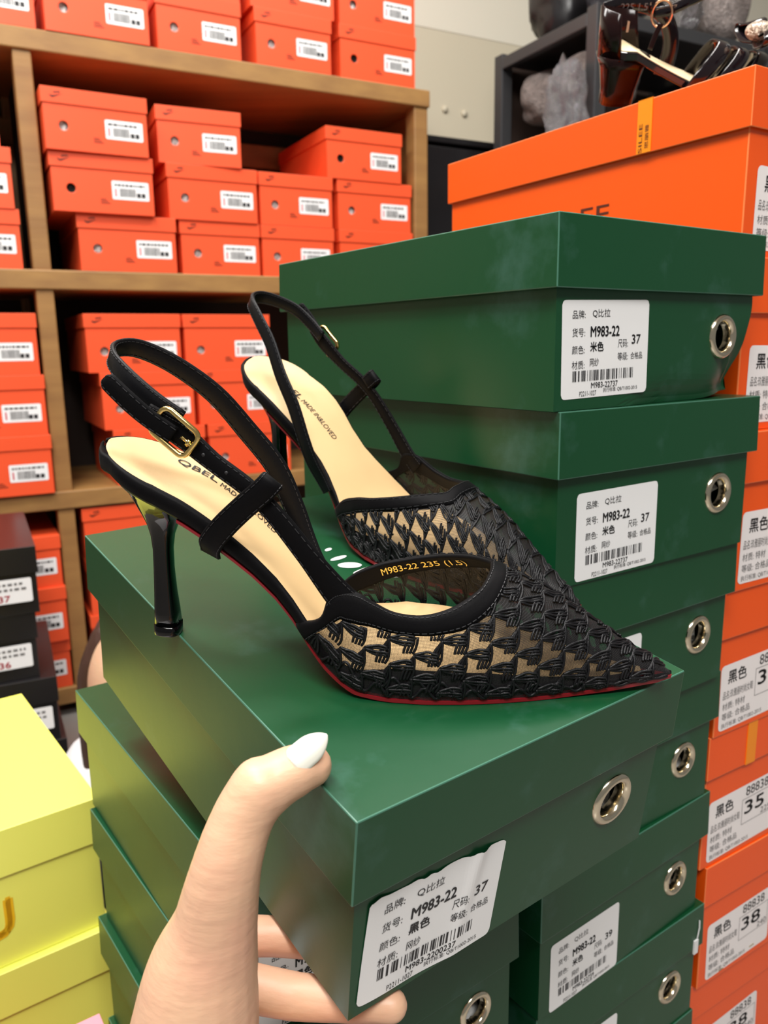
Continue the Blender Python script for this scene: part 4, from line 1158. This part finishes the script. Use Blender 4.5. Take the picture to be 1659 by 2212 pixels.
    for ci, s0 in enumerate(cols):
        tot = col_arc(s0)[-1]; nrow = int(tot / rowp) + 1; shift = ((ci * .5) % 1.0) * rowp - .003
        for r_ in range(-1, nrow + 1):
            a = r_ * rowp + shift + rng.uniform(-.0006, .0006); js = s0 + rng.uniform(-.0007, .0007)
            tilt = rng.uniform(-.0010, .0010)
            for j in range(4):                       # fan running towards the toe
                d = j - 1.5; w = rng.uniform(-.0002, .0002); e = .0102 + rng.uniform(-.0006, .0006) - .0004 * abs(d)
                cord([(0, .00018 * d), (.0022, d * .00080 + tilt * .2), (.0056, d * .00140 + w + tilt * .5), (e - .0016, d * .00125 + tilt), (e, d * .00120 + tilt - .0002), (e + .0002, d * .0011 + tilt - .0012)], js, a, j)
            for j in range(4):                       # fan running down towards the sole
                d = j - 1.5; w = rng.uniform(-.0002, .0002)
                cord([(0, .00018 * d), (-.0004 + d * .00040, -.0018), (-.0012 + d * .00110 + w, -.0046), (-.0020 + d * .00150, -.0078), (-.0026 + d * .00145, -.0098), (-.0030 + d * .00125, -.0110)], js, a, j)
    for side in (0.05, math.pi - .05):                       # cords gathered along the lasting edge
        for j in range(2):
            seg = [vamp(s, side + (.05 * j + .035 * math.sin(s * 620 + j * 2)) * (1 if side < 1 else -1), .0005) for s in np.linspace(.079, .232, 150)]
            mb.tube(seg, .0007, 5)
    co = put(mb, 'embroidery', M_CORD); co['label'] = 'black zigzag cord embroidery'
    return root

def lid_frame(a, b, ang, z=0.0, rx=0.0, ry=0.0):
    v = Vector((rx, ry, 0)); R = Matrix.Rotation(v.length, 3, v.normalized()) if v.length > 1e-9 else Matrix.Identity(3)
    M3 = RH @ (Matrix.Rotation(ang, 3, 'Z') @ R)
    return Matrix.Translation(held((a, b, z))) @ M3.to_4x4()
build_shoe('near black slingback heel, gold buckle facing the camera, on the held green lid', lid_frame(-.001, .1555, math.atan2(-.6809, .7323), 0.0002), False, 5)
build_shoe('far black slingback heel, standing behind the other shoe near the tall green stack', lid_frame(.1374, .2932, -1.3524, .0068, .0550, .0289), True, 9)

# ================================================================== THE HAND
def remeshed(name, mb, voxel, smooth_iter, m, label=None, cat=None):
    me = mb.mesh(name + '_raw'); o = bpy.data.objects.new('raw', me); COL.objects.link(o)
    r = o.modifiers.new('r', 'REMESH'); r.mode = 'VOXEL'; r.voxel_size = voxel
    s = o.modifiers.new('s', 'SMOOTH'); s.factor = .5; s.iterations = smooth_iter
    dg = bpy.context.evaluated_depsgraph_get(); new = bpy.data.meshes.new_from_object(o.evaluated_get(dg))
    bpy.data.objects.remove(o, do_unlink=True); bpy.data.meshes.remove(me)
    new.name = name
    ob = link(name, new, m, None, True)
    if label: tag(ob, label, cat)
    return ob

def capsule(mb, pts, radii, n=14, sub=None, fl=None):
    """rounded tapered limb through pts"""
    sub = sub or max(10, len(pts) * 7)
    P = crom(pts, sub); r = np.interp(np.linspace(0, 1, sub), np.linspace(0, 1, len(radii)), radii)
    r = np.convolve(np.pad(r, 2, 'edge'), np.ones(5) / 5, 'valid')
    d0 = P[0] - P[1]; d0 /= np.linalg.norm(d0); d1 = P[-1] - P[-2]; d1 /= np.linalg.norm(d1)
    pre = [(P[0] + d0 * r[0] * math.sin(q), r[0] * math.cos(q)) for q in (1.45, 1.1, .75, .4)]
    post = [(P[-1] + d1 * r[-1] * math.sin(q), r[-1] * math.cos(q)) for q in (.4, .75, 1.1, 1.45)]
    A = [p for p, _ in pre] + list(P) + [p for p, _ in post]; RR = [x for _, x in pre] + list(r) + [x for _, x in post]
    mb.tube([tuple(p) for p in A], RR, n)

hb3 = MB()
def H(*pts): return [tuple(held(p)) for p in pts]
# thumb
capsule(hb3, H((-.0435, .0270, -.066), (-.0400, .0268, -.044), (-.0355, .0268, -.0215), (-.0285, .0290, -.0065), (-.0215, .0291, .0040)), [.0185, .0150, .0122, .0110, .0108], 18)
capsule(hb3, H((-.0215, .0290, .0020), (-.0145, .0280, .0056), (-.0075, .0270, .0072), (-.0025, .0264, .0072)), [.0106, .0098, .0092, .0078], 18)
# thenar, palm and wrist
capsule(hb3, H((-.0375, .0268, -.030), (-.0410, .0272, -.047), (-.0455, .0275, -.066), (-.0505, .0245, -.090), (-.0590, .0180, -.118), (-.0730, .0050, -.150), (-.0930, -.0150, -.190), (-.1180, -.0400, -.240)), [.0118, .0152, .0205, .0238, .0248, .0248, .0255, .0270], 20)
capsule(hb3, H((-.0480, .0300, -.100), (-.0370, .0540, -.110), (-.0235, .0800, -.1095)), [.0190, .0150, .0105], 16)
capsule(hb3, H((-.0520, .0250, -.112), (-.0440, .0450, -.118), (-.0360, .0700, -.114)), [.0190, .0160, .0120], 16)
capsule(hb3, H((-.0580, .0180, -.125), (-.0510, .0350, -.126), (-.0450, .0520, -.122)), [.0190, .0160, .0120], 16)
capsule(hb3, H((-.0650, .0080, -.138), (-.0590, .0200, -.136), (-.0540, .0330, -.131)), [.0180, .0150, .0110], 16)
capsule(hb3, H((-.0430, .0280, -.060), (-.0340, .0500, -.088), (-.0250, .0760, -.106)), [.0120, .0095, .0095], 16)
# fingers under the box: index, middle, ring, little
capsule(hb3, H((-.0235, .0810, -.1095), (-.0110, .0740, -.1125), (.0035, .0640, -.1125)), [.0100, .0090, .0086], 16)
capsule(hb3, H((.0035, .0640, -.1125), (.0130, .0540, -.1110), (.0220, .0440, -.1095), (.0320, .0330, -.1085)), [.0086, .0080, .0074, .0064], 16)
capsule(hb3, H((-.0360, .0710, -.114), (-.0180, .0520, -.1160), (-.0010, .0345, -.1160)), [.0112, .0098, .0092], 16)
capsule(hb3, H((-.0010, .0345, -.1160), (.0090, .0235, -.1130), (.0180, .0140, -.1110), (.0262, .0050, -.1092)), [.0092, .0086, .0080, .0070], 16)
capsule(hb3, H((-.0450, .0530, -.122), (-.0290, .0330, -.1250), (-.0130, .0140, -.1240)), [.0108, .0096, .0090], 16)
capsule(hb3, H((-.0130, .0140, -.1240), (-.0035, .0040, -.1190), (.0050, -.0040, -.1120)), [.0088, .0080, .0068], 16)
capsule(hb3, H((-.0540, .0330, -.131), (-.0420, .0170, -.1340), (-.0310, .0020, -.1330)), [.0096, .0084, .0078], 16)
capsule(hb3, H((-.0310, .0020, -.1330), (-.0240, -.0070, -.1290), (-.0180, -.0140, -.1230)), [.0076, .0070, .0060], 16)
hand = remeshed('hand', hb3, .0013, 5, M_SKIN, 'left hand gripping the near corner of the held green box, thumb on its lid', 'hand')

def nail(name, base, tip, up, w, parent):
    base, tip, up = Vector(held(base)), Vector(held(tip)), (RH @ Vector(up)).normalized()
    ax = (tip - base); ln = ax.length; ax.normalize(); up = (up - ax * up.dot(ax)).normalized(); sd = ax.cross(up)
    mb = MB(); rings = []
    for i in range(22):
        f = i / 21
        hw = w / 2 * (math.sqrt(max(0, 1 - ((.16 - f) / .19) ** 2)) if f < .16 else (1 - .06 * (f - .16) if f < .45 else (.983) * max(0.03, 1 - ((f - .45) / .56) ** 1.9) ** .72))
        c = base + ax * (f * ln) + up * (.0012 * math.sin(f * math.pi * .8) - .0002)
        row = []
        for sgn, off in ((1, .0006), (-1, -.0003)):
            for q in (np.linspace(-1, 1, 11) if sgn == 1 else np.linspace(1, -1, 11)):
                row.append(c + sd * hw * q + up * (off - .0022 * (q * q) * (hw / (w / 2))))
        rings.append(row)
    mb.loft(rings, True, True); o = mb.build(name, M_NAIL, parent, True); o['label'] = 'white almond shaped nail'
nail('thumbnail', (-.0122, .0228, .0146), (.0025, .0242, .0198), (-.22, -.62, .75), .0104, hand)

# ================================================================== PERSON CROUCHING BY THE SHELF (mostly hidden)
pb = MB()
C0 = np.array([-.360, 1.10, .372])            # facing right of the camera
def rot_(p): return np.array([p[1], -p[0], p[2]])
def PP(*pts): return [tuple(C0 + rot_(p)) for p in pts]
def ell(mb, c, r, n=18):
    rings = []
    for i in range(1, n):
        a = math.pi * i / n
        rings.append([(c[0] + r[0] * math.sin(a) * math.cos(q), c[1] + r[1] * math.sin(a) * math.sin(q), c[2] + r[2] * math.cos(a)) for q in np.linspace(0, 2 * math.pi, 20, endpoint=False)])
    mb.loft(rings, True, True)
ell(pb, C0 + rot_((.012, 0, 0)), (.073, .073, .098)); ell(pb, C0 + rot_((.034, 0, -.045)), (.050, .050, .056))
capsule(pb, PP((.086, 0, -.008), (.098, 0, -.022), (.090, 0, -.030)), [.010, .012, .009], 10)      # nose
capsule(pb, PP((-.01, 0, -.06), (-.02, 0, -.12)), [.046, .05], 14)
capsule(pb, PP((-.02, 0, -.13), (-.04, .02, -.20), (-.06, .03, -.26)), [.075, .085, .09], 16)
for s in (-1, 1):
    capsule(pb, PP((-.02, .085 * s, -.15), (.03, .10 * s, -.21), (.06, .06 * s, -.22), (.07, .02 * s, -.21)), [.040, .034, .026, .020], 12)
    capsule(pb, PP((-.06, .06 * s, -.27), (.08, .08 * s, -.24), (.10, .08 * s, -.29), (-.02, .08 * s, -.355)), [.068, .058, .05, .034], 14)
    capsule(pb, PP((-.04, .08 * s, -.362), (.05, .08 * s, -.368)), [.030, .024], 12)
person = remeshed('person', pb, .007, 4, M_SKIN, 'blurred brown haired person in white crouching behind the green boxes by the shelf', 'person')
hp = MB(); ell(hp, C0 + rot_((-.024, 0, .026)), (.080, .080, .096))
for s in (-1, 1): capsule(hp, PP((.02, .045 * s, .075), (.030, .066 * s, .02), (.024, .076 * s, -.06), (.02, .080 * s, -.13), (.03, .080 * s, -.18)), [.016, .016, .015, .012, .006], 12)
hair = remeshed('hair', hp, .007, 3, M_HAIR); hair.parent = person
tp = MB(); capsule(tp, PP((-.02, 0, -.115), (-.04, .02, -.20), (-.06, .03, -.27)), [.088, .099, .10], 16)
for s in (-1, 1): capsule(tp, PP((-.02, .085 * s, -.15), (.05, .098 * s, -.22)), [.052, .046], 12)
top_ = remeshed('shirt', tp, .008, 3, M_SHIRT); top_.parent = person
tr = MB()
for s in (-1, 1): capsule(tr, PP((-.05, .08 * s, -.360), (.06, .08 * s, -.366)), [.040, .034], 12)
for s in (-1, 1): capsule(tr, PP((-.06, .06 * s, -.27), (.08, .08 * s, -.24), (.10, .08 * s, -.29), (-.01, .08 * s, -.35)), [.078, .068, .06, .046], 14)
tr_ = remeshed('trousers', tr, .008, 3, M_TROUSER); tr_.parent = person
for s in (-1, 1):
    eb = MB(); ell(eb, C0 + rot_((.076, .026 * s, .010)), (.010, .010, .007), 8); eb.build('eye', M_INK, person, True)
